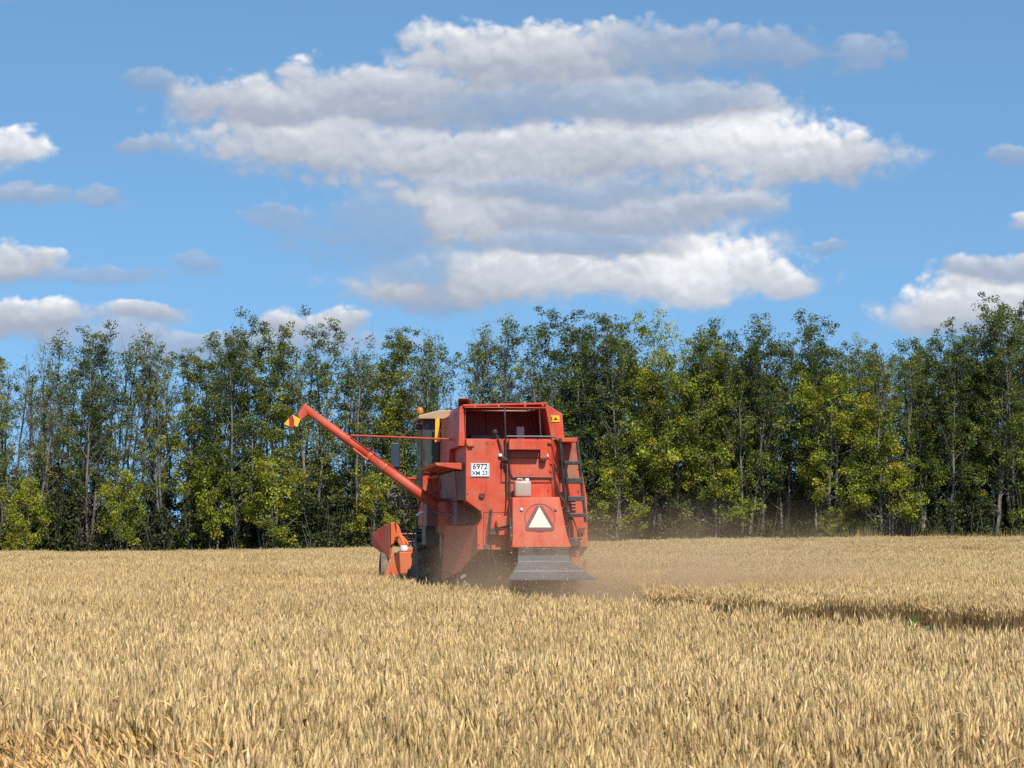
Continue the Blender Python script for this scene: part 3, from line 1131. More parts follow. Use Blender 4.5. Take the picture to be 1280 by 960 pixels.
# shelf and flank under the tank
m_ = MB()
m_.prism([(-.934, 2.735), (-.934, 2.62), (-1.37, 2.695), (-1.40, 2.74)], .22, 3.3, .006)
m_.build('side_ledge', RED, HV)
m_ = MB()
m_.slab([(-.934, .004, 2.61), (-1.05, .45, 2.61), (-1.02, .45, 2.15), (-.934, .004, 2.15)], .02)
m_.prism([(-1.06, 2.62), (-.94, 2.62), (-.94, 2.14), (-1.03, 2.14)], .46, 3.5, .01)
m_.build('flank', DARKRED, HV)  # darker red than the hull: shade under the ledge put into the colour
m_ = MB()                       # left lower skirt, turned away from the sun
m_.slab([(-.705, .02, 1.755), (-1.16, 1.15, 1.75), (-1.20, 1.25, .86), (-.97, .68, 1.02), (-.705, .02, 1.38)], .03, .006)
m_.build('skirt', RED, HV)
m_ = MB()                       # funnel bottom of the tank, set back; its shade is also put into the dark red
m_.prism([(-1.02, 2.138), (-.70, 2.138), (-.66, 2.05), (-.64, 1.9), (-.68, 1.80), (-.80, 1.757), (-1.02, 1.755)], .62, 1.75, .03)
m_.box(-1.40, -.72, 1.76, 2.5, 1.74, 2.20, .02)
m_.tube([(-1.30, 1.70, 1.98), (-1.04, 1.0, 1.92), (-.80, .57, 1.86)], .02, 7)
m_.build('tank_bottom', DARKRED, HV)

# --- engine bay
m_ = MB()
m_.slab([(-.97, .06, 3.625), (.36, .06, 3.665), (.36, 1.8, 3.675), (-.97, 1.8, 3.635)], -.028, .004)
m_.prism([(.335, 3.655), (.385, 3.655), (.61, 3.515), (.645, 3.10), (.44, 3.10)], .08, 1.8, .008)
m_.build('engine_hood', RED, HV)
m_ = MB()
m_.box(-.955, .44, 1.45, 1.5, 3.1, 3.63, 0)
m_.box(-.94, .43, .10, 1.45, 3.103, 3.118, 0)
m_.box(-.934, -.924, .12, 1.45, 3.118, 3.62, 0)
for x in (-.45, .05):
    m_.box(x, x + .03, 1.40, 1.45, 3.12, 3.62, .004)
bay = m_.build('engine_bay', paint('shaded_bay_red', (.40, .034, .022), .55, .2, low=False), HV)  # darker copy of the hull red carries the shade inside the bay
m_ = MB()
m_.box(-.06, .06, .50, .72, 3.12, 3.33, .012)
m_.build('air_box', GREYBOX, bay)
m_ = MB()
m_.box(-.8, -.3, .6, 1.2, 3.119, 3.2, .02)
m_.build('engine', BLACKP, bay)
m_ = MB()
m_.slab([(-1.05, .02, 3.75), (-.875, .02, 3.75), (-.755, .75, 3.66), (-.98, .75, 3.62)], .015, .003)
m_.build('lid', MAROON, HV)
m_ = MB()
m_.box(-.95, .34, .035, .055, 3.60, 3.615, .002)
for x in (-.80, -.42, .0, .28):
    z = 3.628 + (x + .97) * .03
    m_.box(x, x + .03, .05, .09, z - .035, z, .003)
m_.build('hinge_strip', RED, HV)

# --- rear wall furniture
m_ = MB()
m_.box(-.27, .225, -.20, -.004, 2.935, 3.09, .008)
m_.build('upper_ledge', RED, HV)
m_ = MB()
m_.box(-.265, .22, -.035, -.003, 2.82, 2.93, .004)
m_.build('ledge_shade', MAROON, HV)  # maroon strip painted in for the shadow below the upper ledge
m_ = MB()
m_.box(.235, .345, -.10, -.004, 2.80, 3.10, .010)
m_.build('bracket', RED, HV)
for x in (-.325, .285):
    m_ = MB()
    m_.lathe([(.030, 0), (.055, .012), (.055, .045), (.04, .055)], (x, -.07, 2.755), 'z', 14)
    lamp = m_.build('rear_lamp', BLACKP, HV)
    m_ = MB()
    m_.box(x - (.09 if x < 0 else -.04), x - (.04 if x < 0 else -.09), -.05, -.02, 2.83, 2.875, .008)
    m_.build('lens', WHITE, lamp)
m_ = MB()
m_.box(-.365, .405, -.014, -.002, 2.43, 2.80, .006)
ap = m_.build('access_panel', RED, HV)
m_ = MB()
m_.box(-.385, -.371, -.006, -.001, 2.42, 2.83, 0).box(-.385, .41, -.006, -.001, 2.412, 2.425, 0)
m_.build('seam', DARKRED, ap)
m_ = MB()
m_.box(-.655, -.25, -.004, -.001, 1.952, 1.96, 0).box(-.655, -.645, -.0045, -.001, 1.40, 1.958, 0)
m_.build('seam', DARKRED, body)
m_ = MB()
m_.box(-.855, -.56, -.016, -.005, 2.51, 2.725, .005)
plate = m_.build('number_plate', WHITE, HV)
m_ = MB()
for x0, x1, z0, z1 in ((-.846, -.569, 2.712, 2.716), (-.846, -.569, 2.519, 2.523), (-.846, -.842, 2.52, 2.716), (-.573, -.569, 2.52, 2.716)):
    m_.box(x0, x1, -.0195, -.0158, z0, z1, 0)
m_.build('border', INK, plate)
lettering('6972', .118, INK, plate, (-.708, -.017, 2.668))
lettering('XM', .088, INK, plate, (-.772, -.017, 2.568))
lettering('23', .092, INK, plate, (-.632, -.017, 2.572))
m_ = MB()
m_.lathe([(.046, -.004), (.046, -.03), (.034, -.036), (.03, -.03)], (-.68, 0, 2.22), 'y', 20)
m_.build('tail_lamp', DARKRED, HV)
m_ = MB()
m_.box(.425, .565, .068, .0785, 3.385, 3.485, .003)
dec = m_.build('warning_sticker', YELLOW, HV)
m_ = MB()
m_.slab([(.47, .066, 3.42), (.535, .066, 3.42), (.50, .066, 3.46)], -.003, 0)
m_.box(.432, .448, .064, .067, 3.40, 3.47, 0)
m_.build('pictogram', INK, dec)
# tray with its tilted cover on the lower left, and the lamp below it
m_ = MB()
m_.prism([(-.47, 1.815), (-.255, 1.935), (-.255, 1.765), (-.45, 1.715)], -.22, -.004, .01)
m_.box(-.43, -.28, -.16, -.004, 1.60, 1.715, .01)
m_.build('tool_tray', RED, HV)
m_ = MB()
m_.box(-.64, -.57, -.04, -.004, 1.38, 1.45, .008)
m_.build('hose_clamp', BLACKP, HV)
m_ = MB()
m_.box(-.56, -.44, -.13, -.004, 1.60, 1.665, .01)
m_.lathe([(.03, 0), (.045, .01), (.045, .05)], (-.52, -.10, 1.66), 'z', 12)
m_.build('towing_socket', BLACKP, HV)

for z in (2.50, 2.62, 2.74):
    m_ = MB()
    m_.box(.385, .43, -.026, -.012, z - .022, z + .022, .004).tube([(.408, -.028, z - .026), (.408, -.028, z + .026)], .008, 8)
    m_.build('hinge', RED, ap)
m_ = MB()
m_.box(-.34, -.30, -.03, -.014, 2.60, 2.68, .006).tube([(-.32, -.045, 2.61), (-.32, -.045, 2.67)], .008, 6)
m_.build('door_catch', BLACKP, ap)
m_ = MB()
m_.tube([(-.55, -.02, 2.0), (-.56, -.03, 1.85), (-.60, -.03, 1.62), (-.60, .0, 1.40), (-.55, .1, 1.2)], .013, 7)
m_.tube([(-.52, -.02, 2.0), (-.53, -.035, 1.9), (-.56, -.035, 1.68), (-.54, -.02, 1.40), (-.45, .1, 1.15)], .011, 7)
m_.build('hydraulic_hose', BLACKP, HV)
m_ = MB()
for k in range(5):
    m_.slab([(.66, .295, 2.02 + k * .05), (.86, .295, 2.02 + k * .05), (.86, .27, 1.99 + k * .05), (.66, .27, 1.99 + k * .05)], .006, 0)
m_.build('vent_louvre', MAROON, HV)
m_ = MB()
m_.box(.885, .985, .255, .299, 1.62, 1.72, .008)
tl = m_.build('tail_lamp', DARKRED, HV)
m_ = MB()
m_.box(-.92, -.80, -.03, -.001, 3.00, 3.06, .006).box(-.90, -.82, -.05, -.031, 2.985, 3.02, .006)
m_.build('hood_prop', RED, HV)

# --- straw hood with the triangle
m_ = MB()
m_.hull([(-.25, -.45, 2.18), (.49, -.45, 2.19), (.49, -.002, 2.20), (-.25, -.002, 2.19),
         (-.262, -.572, 1.62), (.585, -.572, 1.62), (.585, -.002, 1.62), (-.262, -.002, 1.62),
         (-.275, -.61, 1.41), (.645, -.61, 1.41), (.645, -.002, 1.41), (-.275, -.002, 1.41)],
        [(0, 1, 5, 4), (4, 5, 9, 8), (0, 3, 2, 1), (1, 2, 6, 5), (5, 6, 10, 9), (2, 3, 7, 6), (6, 7, 11, 10), (3, 0, 4, 7), (7, 4, 8, 11), (8, 9, 10, 11)], .014)
hood = m_.build('straw_hood', RED, HV)
HN = Vector((0, -1, .217)).normalized()


def on_hood(x, z, off=0.0):
    return Vector((x, -.45 - (2.185 - z) * (.122 / .565), z)) + HN * off


m_ = MB()
ring = []
for i in range(40):
    a0, a1 = i * math.pi / 20, (i + 1) * math.pi / 20
    q = [on_hood(.17 + r_ * math.cos(a_) * 1.02, 1.865 + r_ * math.sin(a_) * .95, .005) for r_, a_ in ((.222, a0), (.236, a0), (.236, a1), (.222, a1))]
    m_.slab([tuple(p) for p in q], .006, 0)
m_.build('rim', DARKRED, hood)
m_ = MB()
m_.slab([tuple(on_hood(x, z, .010)) for x, z in ((.115, 2.052), (-.062, 1.735), (-.062, 1.70), (-.04, 1.665), (.365, 1.665), (.392, 1.70), (.392, 1.735), (.215, 2.052))][::1], .009, .002)
tri = m_.build('slow_vehicle_sign', DARKRED, HV)
m_ = MB()
m_.slab([tuple(on_hood(x, z, .016)) for x, z in ((.165, 2.035), (-.012, 1.715), (.342, 1.715))], .005, 0)
m_.build('reflective_triangle', REFL, tri)
for x in (-.115, .42):
    m_ = MB()
    c_ = on_hood(x, 2.0, 0)
    m_.lathe([(.022, .0), (.022, -.03), (.012, -.034)], tuple(c_), 'y', 12)
    m_.build('hood_latch', WHITE if x < 0 else RED, hood)
m_ = MB()
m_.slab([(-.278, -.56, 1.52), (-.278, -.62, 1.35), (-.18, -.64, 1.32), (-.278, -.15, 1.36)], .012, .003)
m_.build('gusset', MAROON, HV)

# --- straw spreader plates
m_ = MB()
m_.box(-.18, .61, -.62, -.50, 1.27, 1.405, .008)
ch = m_.build('chopper', BLACKP, HV)
m_ = MB()
prof = [(-.62, 1.29, -.185, .615), (-.76, 1.205, -.20, .625), (-.77, 1.19, -.20, .63), (-1.02, 1.065, -.30, .77), (-1.03, 1.048, -.305, .775), (-1.30, .945, -.42, .925)]
pts, fcs = [], []
for (y, z, xa, xb) in prof:
    pts += [(xa, y, z), (xb, y, z)]
n_ = len(prof)
for (y, z, xa, xb) in prof:
    pts += [(xa, y, z - .022), (xb, y, z - .022)]
for i in range(n_ - 1):
    a, c_ = 2 * i, 2 * n_ + 2 * i
    fcs += [(a, a + 1, a + 3, a + 2), (c_, c_ + 2, c_ + 3, c_ + 1), (a, a + 2, c_ + 2, c_), (a + 1, c_ + 1, c_ + 3, a + 3)]
fcs += [(0, 2 * n_, 2 * n_ + 1, 1), (2 * n_ - 2, 2 * n_ - 1, 4 * n_ - 1, 4 * n_ - 2)]
m_.hull(pts, fcs)
m_.build('deflector', STEEL, HV)
m_ = MB()
for x in (-.12, .05, .22, .39, .56):
    m_.box(x, x + .012, -1.2, -.66, .93, 1.0, 0)
m_.build('fin', BLACKP, HV)
m_ = MB()
m_.prism([(.70, 1.40), (.845, 1.40), (.875, 1.05), (.76, 1.10)], -.04, .25, .008)
m_.build('mudguard_leg', RED, HV)

# --- underside, axles and wheels
m_ = MB()
m_.box(-.68, .95, .5, 5.2, .75, 1.55, .03)  # black core fills the dark cavity; its shade is put into the colour
m_.box(-.95, .8, 2.4, 3.6, 1.4, 2.6, .03)
m_.box(-1.12, -.95, 2.6, 3.4, 1.5, 2.1, .03)
m_.tube([(-.9, 1.0, .62), (.9, 1.0, .62)], .09)
m_.tube([(-1.0, 4.2, .85), (1.1, 4.2, .85)], .13)
m_.build('chassis', BLACKP, HV)


def wheel(x, y, r, w):
    m_ = MB()
    h = w / 2
    m_.lathe([(r * .55, -h * .8), (r * .80, -h), (r * .95, -h * .9), (r, -h * .6), (r, h * .6), (r * .95, h * .9), (r * .80, h), (r * .55, h * .8)], (x, y, r), 'x', 40)
    n = 22
    for i in range(n):              # tractor lugs in a chevron
        for s in (-1, 1):
            a = (i + (.5 if s > 0 else 0)) * 2 * math.pi / n
            da = .16
            q = []
            for (t_, aa) in ((.03, a), (h * .98, a + da), (h * .98, a + da + .10), (.03, a + .10)):
                q.append((x + s * t_, y + (r + .028) * math.cos(aa), r + (r + .028) * math.sin(aa)))
            m_.slab(q if s > 0 else q[::-1], .045, 0)
    wh = m_.build('wheel', RUBBER, HV)
    m_ = MB()
    m_.lathe([(r * .54, -h * .55), (r * .50, -h * .2), (r * .2, -h * .1), (r * .2, h * .1), (r * .50, h * .2), (r * .54, h * .55)], (x, y, r), 'x', 28)
    m_.build('rim', GREYBOX, wh)


wheel(-.80, 1.0, .55, .32)
wheel(.82, 1.0, .55, .32)
wheel(-1.16, 4.2, .82, .50)
wheel(1.16, 4.2, .82, .50)

# --- handrails and ladder
m_ = MB()
m_.tube([(-.325, -.04, 3.62), (-.31, -.06, 3.12), (-.28, -.06, 2.17), (-.275, -.30, 2.05), (-.285, -.60, 1.50)], .013)
m_.tube([(-.255, -.06, 3.12), (-.235, -.06, 2.20)], .010)
m_.tube([(-.30, -.10, 3.145), (.47, -.10, 3.145), (.535, -.12, 3.05), (.585, -.14, 2.4), (.60, -.15, 2.15), (.66, -.15, 1.95), (.69, -.15, 1.52)], .016)
m_.tube([(-.24, -.04, 2.62), (-.215, -.04, 2.51), (.43, -.04, 2.51), (.50, -.10, 2.42), (.53, -.14, 2.22), (.64, -.15, 2.08), (.74, -.15, 1.86), (.88, -.15, 1.52)], .012)
m_.tube([(.235, .02, 3.58), (.25, -.04, 3.14), (.30, -.06, 2.95)], .011)
m_.tube([(-.47, .05, 3.20), (-.44, -.02, 3.16), (-.33, -.06, 2.80)], .012)
m_.build('handrail', BLACKP, HV)
m_ = MB()
m_.lathe([(.02, -.05), (.045, -.03), (.045, .02)], (-.47, .04, 3.215), 'y', 12)
m_.build('work_lamp', BLACKP, HV)
m_ = MB()
m_.tube([(.255, -.07, 3.10), (.42, -.06, 2.82), (.50, -.02, 2.66)], .008, 6)
m_.tube([(.45, -.02, 2.79), (.50, -.02, 2.66), (.53, .1, 2.78)], .008, 6)
m_.build('cable', RED, HV)
lad = MB()
lad.tube([(.80, -.16, 3.15), (.845, -.16, 2.75), (.93, -.16, 1.95), (.945, -.14, 1.80)], .025)
lad.tube([(.545, -.16, 3.12), (.60, -.16, 2.3), (.70, -.16, 1.84)], .025)
ladder = lad.build('ladder', BLACKP, HV)
for z, th in ((2.73, .055), (2.45, .09), (2.17, .075), (1.91, .06)):
    m_ = MB()
    x0 = .555 + (3.1 - z) * .105
    x1 = .80 + (3.1 - z) * .108
    m_.box(x0, x1 + .01, -.24, -.08, z - th / 2, z + th / 2, .008)
    m_.build('rung', BLACKP, ladder)
m_ = MB()
m_.box(.555, .80, -.22, .28, 3.06, 3.125, .008)
m_.build('step_plate', RED, HV)
m_ = MB()
m_.box(.605, .87, .285, .299, 2.50, 3.04, .004)
m_.build('rotary_screen', paint('rusty_mesh_screen', (.34, .065, .035), .7, .5, low=False, chips=1), HV)
m_ = MB()
m_.box(.68, .86, -.18, .28, 1.42, 1.56, .012).prism([(.80, 1.42), (1.0, 1.42), (.90, 1.27), (.80, 1.27)], .0, .28, .01)
m_.build('battery_box', BLACKP, HV)
m_ = MB()
for z in (2.9, 2.65, 1.72, 2.3, 2.05):
    m_.lathe([(.013, 0), (.013, -.012)], (1.0 if z < 2.2 else .90, .30, z), 'y', 8)
for x, z in ((-.89, 3.05), (-.6, 3.05), (-.3, 1.42), (-.72, 1.45), (.37, 2.3), (-.9, 2.25), (-.5, 3.04), (-.28, 2.36)):
    m_.lathe([(.011, -.001), (.011, -.012)], (x, 0, z), 'y', 8)
m_.build('bolt', STEEL, HV)

# --- cab
m_ = MB()
m_.box(-1.31, .55, 3.72, 4.82, 1.75, 3.60, .05)
cab = m_.build('cab', RED, HV)
m_ = MB()
m_.box(-1.275, -1.01, 3.705, 3.718, 2.70, 3.52, .006)
m_.box(-1.325, -1.312, 3.85, 4.72, 2.35, 3.52, .006)
m_.box(-1.2, .45, 4.822, 4.835, 2.2, 3.5, .006)
m_.box(.552, .565, 3.85, 4.72, 2.35, 3.52, .006)
m_.build('window', GLASS, cab)
m_ = MB()
for x0, x1, z0, z1 in ((-1.30, -1.275, 2.66, 3.57), (-1.01, -.985, 2.66, 3.57), (-1.30, -.985, 3.52, 3.57), (-1.30, -.985, 2.66, 2.70)):
    m_.box(x0, x1, 3.69, 3.719, z0, z1, .004)
m_.build('window_seal', BLACKP, cab)
m_ = MB()
m_.prism([(-1.40, 3.60), (-1.39, 3.665), (-1.02, 3.755), (-.3, 3.765), (.5, 3.755), (.66, 3.66), (.66, 3.60)], 3.55, 4.98, .02)
m_.build('roof', TAN, cab)
m_ = MB()
m_.slab([(-1.115, 3.52, 3.20), (-1.035, 3.50, 3.20), (-1.035, 3.50, 3.62), (-1.105, 3.52, 3.60)], .015, .002)
m_.build('side_sign', YELLOW, HV)
m_ = MB()
m_.lathe([(.05, 0), (.055, .03), (.04, .045)], (-1.29, 4.5, 3.69), 'z', 16)
bc = m_.build('beacon', BLACKP, HV)
m_ = MB()
m_.lathe([(.048, .045), (.056, .06), (.055, .12), (.04, .155), (.015, .168)], (-1.29, 4.5, 3.69), 'z', 20)
m_.build('lens', AMBER, bc, smooth=True)
m_ = MB()
m_.box(-1.44, -1.33, 3.75, 3.85, 3.42, 3.52, .02).tube([(-1.38, 3.80, 3.5), (-1.36, 3.85, 3.62)], .012)
m_.build('work_lamp', BLACKP, HV)

# --- mirror, pipes and hoses on the left of the cab
m_ = MB()
m_.box(-1.80, -1.64, 4.56, 4.62, 2.78, 3.23, .025)
m_.tube([(-1.76, 4.66, 2.80), (-1.62, 4.66, 2.74)], .014)
mir = m_.build('mirror', BLACKP, HV)
m_ = MB()
m_.box(-1.785, -1.655, 4.552, 4.559, 2.80, 3.21, 0)
m_.build('glass', MIRROR, mir)
m_ = MB()
m_.tube([(-1.70, 4.62, 3.22), (-1.55, 4.7, 3.40), (-1.33, 4.8, 3.52)], .011)
m_.tube([(-1.70, 4.62, 2.80), (-1.68, 4.65, 2.62)], .011)
m_.build('mirror_arm', BLACKP, mir)
m_ = MB()
m_.tube([(-1.62, 4.45, 2.59), (-1.30, 4.0, 2.57), (-1.05, 3.35, 2.60)], .03)
m_.build('grab_rail', RED, HV)
m_ = MB()
hr = random.Random(3)
for i in range(11):
    a = hr.uniform(-1.82, -1.42)
    z = hr.uniform(2.10, 2.36)
    w = hr.uniform(.06, .17)
    loop = [(a + w * math.cos(k * .9 + i), 4.75 + hr.uniform(-.12, .12), z + w * .9 * math.sin(k * .9 + i)) for k in range(6)]
    m_.tube(loop, .011, 6)
m_.tube([(-1.75, 4.75, 2.55), (-1.80, 4.75, 2.3), (-1.68, 4.9, 2.05), (-1.5, 5.2, 1.7), (-1.3, 5.4, 1.4)], .014, 6)
m_.tube([(-1.42, 4.75, 2.55), (-1.40, 4.75, 2.2), (-1.42, 5.0, 1.8), (-1.3, 5.3, 1.5)], .012, 6)
m_.build('hose', paint('grey_hose', (.12, .105, .09), .6, .5, low=False), HV)
m_ = MB()
m_.slab([(-1.175, 3.2, 2.54), (-1.155, 3.2, 2.35), (-1.065, 3.2, 2.35), (-1.095, 3.2, 2.54)], .02, .004)
m_.build('side_reflector', ORANGE, HV)
m_ = MB()
m_.lathe([(.04, 0), (.09, .03), (.085, .10), (.03, .13)], (-1.25, 2.9, 1.95), 'z', 12)
m_.tube([(-1.28, 2.9, 1.98), (-1.40, 2.95, 1.98), (-1.46, 3.0, 1.93)], .022, 7)
m_.build('filter', WHITE, HV)
# platform and steps in front of the left drive wheel
m_ = MB()
m_.slab([(-1.44, 3.2, 1.36), (-1.44, 3.9, 1.42), (-.88, 3.9, 1.62), (-.88, 3.2, 1.54)], .05, .01)
m_.slab([(-1.40, 3.15, 1.33), (-.88, 3.15, 1.50), (-.88, 3.15, 1.20), (-1.36, 3.15, 1.22)], .03, .006)
m_.tube([(-1.44, 3.16, 1.36), (-.90, 3.14, 1.56)], .018)
m_.tube([(-1.42, 3.5, 1.4), (-1.42, 3.5, 2.0), (-1.35, 3.6, 2.2)], .015)
m_.box(-1.36, -1.18, 2.5, 3.2, 1.42, 1.75, .03)
m_.build('platform', BLACKP, HV)
m_ = MB()
m_.lathe([(.10, 0), (.17, .01), (.17, .06), (.10, .07)], (-1.30, 2.75, 1.55), 'x', 24)
m_.lathe([(.14, 0), (.24, .01), (.24, .06), (.14, .07)], (-1.16, 1.95, 1.45), 'x', 28)
m_.build('pulley', paint('worn_pulley', (.16, .06, .04), .5, .5), HV)

# --- unloading tube
lo, mid, hi = Vector((-1.17, 1.78, 2.03)), Vector((-2.30, 2.2, 2.895)), Vector((-3.37, 2.6, 3.71))
m_ = MB()
m_.tube([lo + (lo - hi).normalized() * .1, mid], .091, 24, .085)
m_.tube([mid, hi], .078, 24, .069)
m_.lathe([(.12, -.3), (.15, -.25), (.15, .2), (.11, .25)], (-1.07, 1.75, 1.9), 'z', 24)
aug = m_.build('unloading_tube', RED, HV, smooth=False)
for f in aug.data.polygons:
    f.use_smooth = len(f.vertices) == 4
m_ = MB()
ax_ = (hi - lo).normalized()
m_.tube([mid - ax_ * .03, mid + ax_ * .03], .098, 24)
m_.tube([mid - ax_ * .34, mid - ax_ * .30], .094, 24)
m_.tube([mid + ax_ * .02 + Vector((-.03, -.10, -.07)), mid + ax_ * .34 + Vector((-.03, -.09, -.06))], .016, 6)
m_.build('flange', RED, aug)
m_ = MB()
m_.prism([(-3.345, 3.80), (-3.40, 3.785), (-3.50, 3.615), (-3.455, 3.50), (-3.335, 3.60)], 2.53, 2.67, .02)
m_.build('elbow', RED, aug)
m_ = MB()
m_.prism([(-3.665, 3.42), (-3.635, 3.565), (-3.585, 3.605), (-3.545, 3.58), (-3.545, 3.44), (-3.58, 3.375), (-3.63, 3.375)], 2.47, 2.70, .02)
sp = m_.build('spout', DARKRED, aug)
sp.data.materials[0] = paint('deep_red_boot', (.42, .012, .018), .5, .1, low=False)
m_ = MB()
m_.prism([(-3.73, 3.44), (-3.645, 3.545), (-3.64, 3.405)], 2.46, 2.69, .004)
m_.prism([(-3.59, 3.60), (-3.455, 3.525), (-3.475, 3.47), (-3.515, 3.40), (-3.565, 3.42), (-3.555, 3.50)], 2.45, 2.60, .004)
m_.build('yellow_vane', YELLOW, sp)
m_ = MB()
m_.tube([(-2.62, 2.25, 3.25), (-.93, .9, 3.13)], .017)
m_.build('stay_rod', RED, aug)

# --- header: only its left end shows beyond the machine
m_ = MB()
m_.slab([(-1.25, 6.45, 1.0), (1.95, 6.45, 1.0), (1.95, 6.4, .28), (-1.25, 6.4, .28)], -.04, .01)
m_.slab([(-1.95, 6.35, .25), (1.95, 6.35, .25), (1.95, 7.6, .14), (-1.95, 7.6, .14)], .04, .01)
m_.slab([(1.97, 6.2, 1.1), (1.97, 7.9, .8), (1.97, 8.1, .15), (1.97, 6.2, .2)], .04, .01)
m_.box(-.6, .6, 4.0, 6.3, .45, 1.15, .03)
hd = m_.build('header', RED, HV)
hd.location = (.17, 1.25, .04)
m_ = MB()
for i in range(6):
    a = i * math.pi / 3 + .3
    y, z = 7.15 + .5 * math.cos(a), 1.08 + .5 * math.sin(a)
    m_.tube([(-1.55, y, z), (1.9, y, z)], .022, 6)
    for x in (-1.5, 0, 1.85):
        m_.tube([(x, 7.15, 1.08), (x, y, z)], .018, 6)
m_.tube([(-1.6, 7.15, 1.08), (1.92, 7.15, 1.08)], .05, 10)
m_.build('reel', DARKRED, hd)
m_ = MB()
m_.slab([(-2.10, 7.1, 1.585), (-1.775, 6.42, 1.795), (-1.755, 6.40, 1.36), (-1.79, 6.42, 1.10), (-2.08, 7.1, 1.34)][::-1], .04, .01)
m_.build('end_shield', RED, hd)
m_ = MB()
m_.prism([(-1.765, 1.80), (-1.70, 1.795), (-1.675, 1.60), (-1.60, 1.56), (-1.61, 1.51), (-1.69, 1.53), (-1.70, 1.40), (-1.76, 1.36)], 6.36, 6.42, .006)
m_.prism([(-1.66, 1.79), (-1.60, 1.72), (-1.50, 1.42), (-1.42, 1.25), (-1.52, 1.25), (-1.64, 1.45)], 6.44, 6.7, .01)
m_.build('shield_bracket', ORANGE, hd)
m_ = MB()
m_.hull([(-1.62, 6.06, 1.235), (-1.27, 6.06, 1.235), (-1.255, 6.06, 1.09), (-1.36, 6.06, .80), (-1.58, 6.06, .62),
         (-1.70, 6.42, 1.22), (-1.27, 6.5, 1.25), (-1.255, 6.5, 1.09), (-1.36, 6.5, .80), (-1.98, 6.42, .60)],
        [(0, 1, 2, 3, 4), (9, 8, 7, 6, 5), (0, 5, 6, 1), (1, 6, 7, 2), (2, 7, 8, 3), (3, 8, 9, 4), (4, 9, 5, 0)], .012)
m_.tube([(-1.22, 6.0, 1.12), (-1.235, 6.0, .80)], .04, 10)
m_.build('drive_cover', ORANGE, hd)
m_ = MB()
m_.lathe([(.10, 0), (.115, .02), (.115, .05), (.09, .06)], (-1.40, 6.2, 1.235), 'z', 20)
m_.build('cap', ORANGE, hd)
m_ = MB()
m_.lathe([(.07, 0), (.075, .03), (.07, .09), (.045, .10)], (-1.525, 6.15, 1.255), 'z', 16)
m_.build('oil_cup', WHITE, hd)
m_ = MB()
m_.tube([(-1.525, 6.15, 1.36), (-1.545, 6.2, 1.46), (-1.60, 6.3, 1.55)], .035, 10)
m_.tube([(-1.45, 6.1, 1.36), (-1.48, 6.2, 1.45), (-1.54, 6.3, 1.52)], .018, 8)
m_.build('pipe', ORANGE, hd)
m_ = MB()
m_.tube([(-1.33, 6.0, 1.22), (-1.16, 5.9, 1.18), (-1.10, 5.6, 1.1)], .03, 8)
m_.tube([(-1.40, 6.02, .85), (-1.25, 5.95, .80), (-1.1, 5.7, .8)], .05, 8)
m_.lathe([(.06, 0), (.09, .01), (.09, .08), (.05, .09)], (-1.38, 5.98, .86), 'y', 18)
m_.box(-1.30, -1.24, 5.97, 6.03, .9, 1.22, .01)
m_.build('drive_shaft', BLACKP, hd)
m_ = MB()
m_.lathe([(.08, 0), (.30, .02), (.32, .07), (.32, .13), (.30, .18), (.08, .2)], (-1.96, 6.75, .92), 'x', 28)
m_.build('gauge_wheel', RUBBER, hd)

# --- the canister on the ledge of the hood (a thing of its own)
m_ = MB()
m_.box(-.13, .13, -.095, .095, 0, .255, .035)
can = m_.build('canister', MILK, None, smooth=True)
m_ = MB()
m_.lathe([(.03, .25), (.034, .26), (.034, .29), (.028, .295)], (.07, 0, 0), 'z', 14)
m_.build('cap', WHITE, can)
m_ = MB()
m_.tube([(-.09, 0, .25), (-.085, 0, .285), (.0, 0, .285), (.01, 0, .25)], .011, 8)
m_.build('handle', MILK, can)
bpy.context.view_layer.update()
can.matrix_world = HV.matrix_world @ Matrix.Translation((-.06, -.20, 2.1895))
tag(can, 'milky plastic canister standing on top of the straw hood of the red combine', 'canister')

# ------------------------------------------------------------------ green weeds in the cut strip
WEED = leaf_mat('weed_leaves')
for (x, y, s, lb) in [(4.12, 24.6, .49, 'larger dark green weed growing at the foot of the standing wheat'),
                      (4.48, 24.3, .47, 'small bright green weed beside the larger one in the cut strip')]:
    r_ = np.random.default_rng(int(x * 10))
    C = r_.normal(0, .5, (46, 3)) * np.array([.42, .42, .30]) * s + np.array([0, 0, s * .85])
    V, F, T = leaves_np(r_, C, np.full(46, .09), np.full(46, 9), .085, np.tile(np.array([[.06, .12, .035]]), (46, 1)) * r_.uniform(.6, 1.4, (46, 1)))
    e = bpy.data.objects.new('weed', None)
    COL.objects.link(e)
    e.location = (x, y, 0)
    tag(e, lb, 'weed', 'green weeds in the cut strip')
    link('leaves', mesh_np('leaves', V, [F], [WEED], attrs={'tint': T}), e)
    tb = Tubes()
    for k in range(9):
        q = C[k * 5]
        tb.add([(0, 0, 0), q * np.array([.4, .4, .6]), q], [.008, .006, .003], 4)
    link('stem', tb.mesh('stem', WEED), e)
    col = e.children[1].data.attributes.new('tint', 'FLOAT_COLOR', 'POINT')
    col.data.foreach_set('color', np.tile(np.array([.08, .14, .04, 1], np.float32), len(e.children[1].data.vertices)))

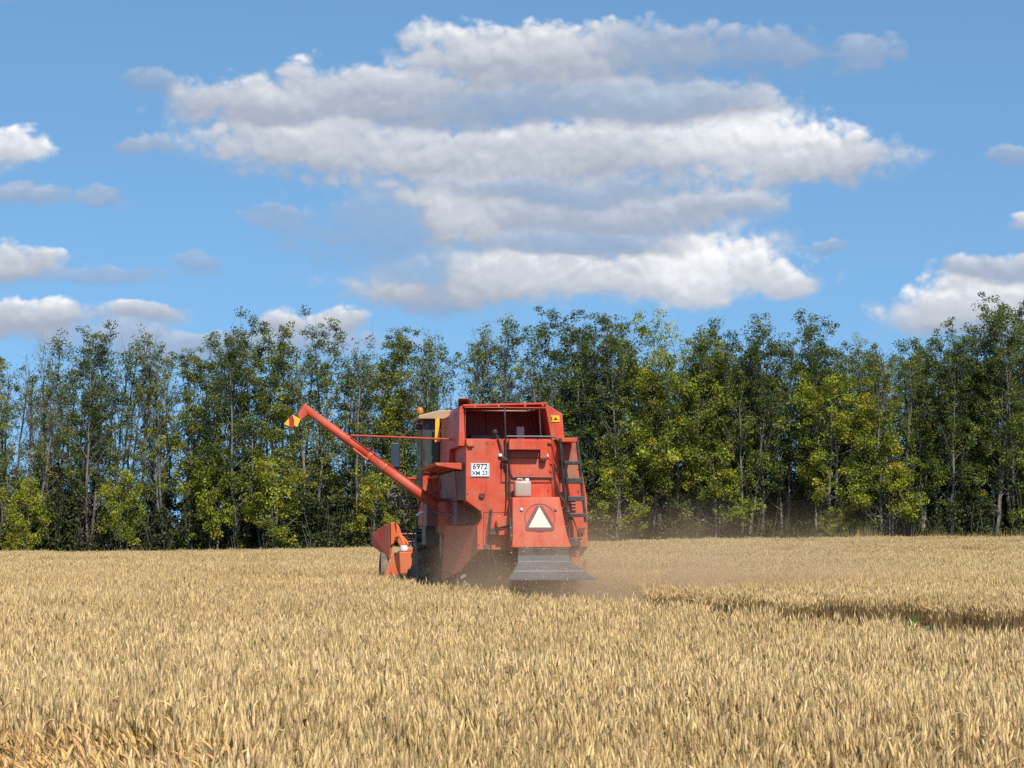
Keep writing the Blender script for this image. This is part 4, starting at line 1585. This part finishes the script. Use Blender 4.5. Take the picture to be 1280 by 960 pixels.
# ------------------------------------------------------------------ dust thrown up behind the machine
dm = bpy.data.materials.new('field_dust')
dm.use_nodes = True
t = NT(dm.node_tree)
t.n.remove(t.n['Principled BSDF'])
pv = t.new('ShaderNodeVolumePrincipled')
pv.inputs['Color'].default_value = (.97, .71, .44, 1)
pv.inputs['Anisotropy'].default_value = .15
pos = t.new('ShaderNodeTexCoord').outputs['Object']
x_, y_, z_ = t.sep(pos)
# along the drift (x), up (z)
base = t.rng(z_, 2.6, .2)
base = t.m('POWER', base, 1.9)
ends = t.m('MULTIPLY', t.rng(x_, -1.9, -.3), t.rng(x_, 6.8, 1.0))
yy_ = t.m('MULTIPLY', t.rng(y_, -2.3, -.1), t.rng(y_, 3.4, 1.0))
nz = t.rng(t.noise(t.v('MULTIPLY', pos, (1, 1, 1.3)), .75, 4, .55), .30, .72, .15, 1.0)
t.put(pv.inputs['Density'], t.m('MULTIPLY', t.m('MULTIPLY', base, ends), t.m('MULTIPLY', t.m('MULTIPLY', yy_, nz), 1.55)))
t.l.new(pv.outputs[0], t.n['Material Output'].inputs['Volume'])
m_ = MB()
m_.box(-2.0, 7.4, -3.1, 3.5, .03, 3.0, .3)
du = m_.build('dust', dm, None)
du.location = (.35, 33.9, 0)
tag(du, 'pale brown dust drifting right from the back of the combine', 'dust', kind='stuff')

# chaff flying in the dust
rg3 = np.random.default_rng(4)
n = 900
q = np.stack([rg3.gamma(1.6, 1.1, n) - .6, rg3.normal(0, .8, n), .5 + np.abs(rg3.normal(0, .62, n))], 1) + np.array([.35, 33.2, 0])
q = q[q[:, 2] < 2.6]
n = len(q)
d = rg3.normal(0, 1, (n, 3))
d /= np.linalg.norm(d, axis=1)[:, None]
s_ = np.cross(d, rg3.normal(0, 1, (n, 3)))
s_ /= np.linalg.norm(s_, axis=1)[:, None]
L = rg3.uniform(.010, .032, (n, 1))
V = np.stack([q - d * L, q + s_ * .004, q + d * L, q - s_ * .004], 1).reshape(-1, 3)
me = mesh_np('chaff', V, [np.arange(n * 4).reshape(-1, 4)], [wm], attrs={'tint': np.full((n * 4, 3), .5) * np.array([1.2, .95, .6])})
tag(link('chaff', me), 'flecks of straw chaff flying behind the combine', 'chaff', kind='stuff')
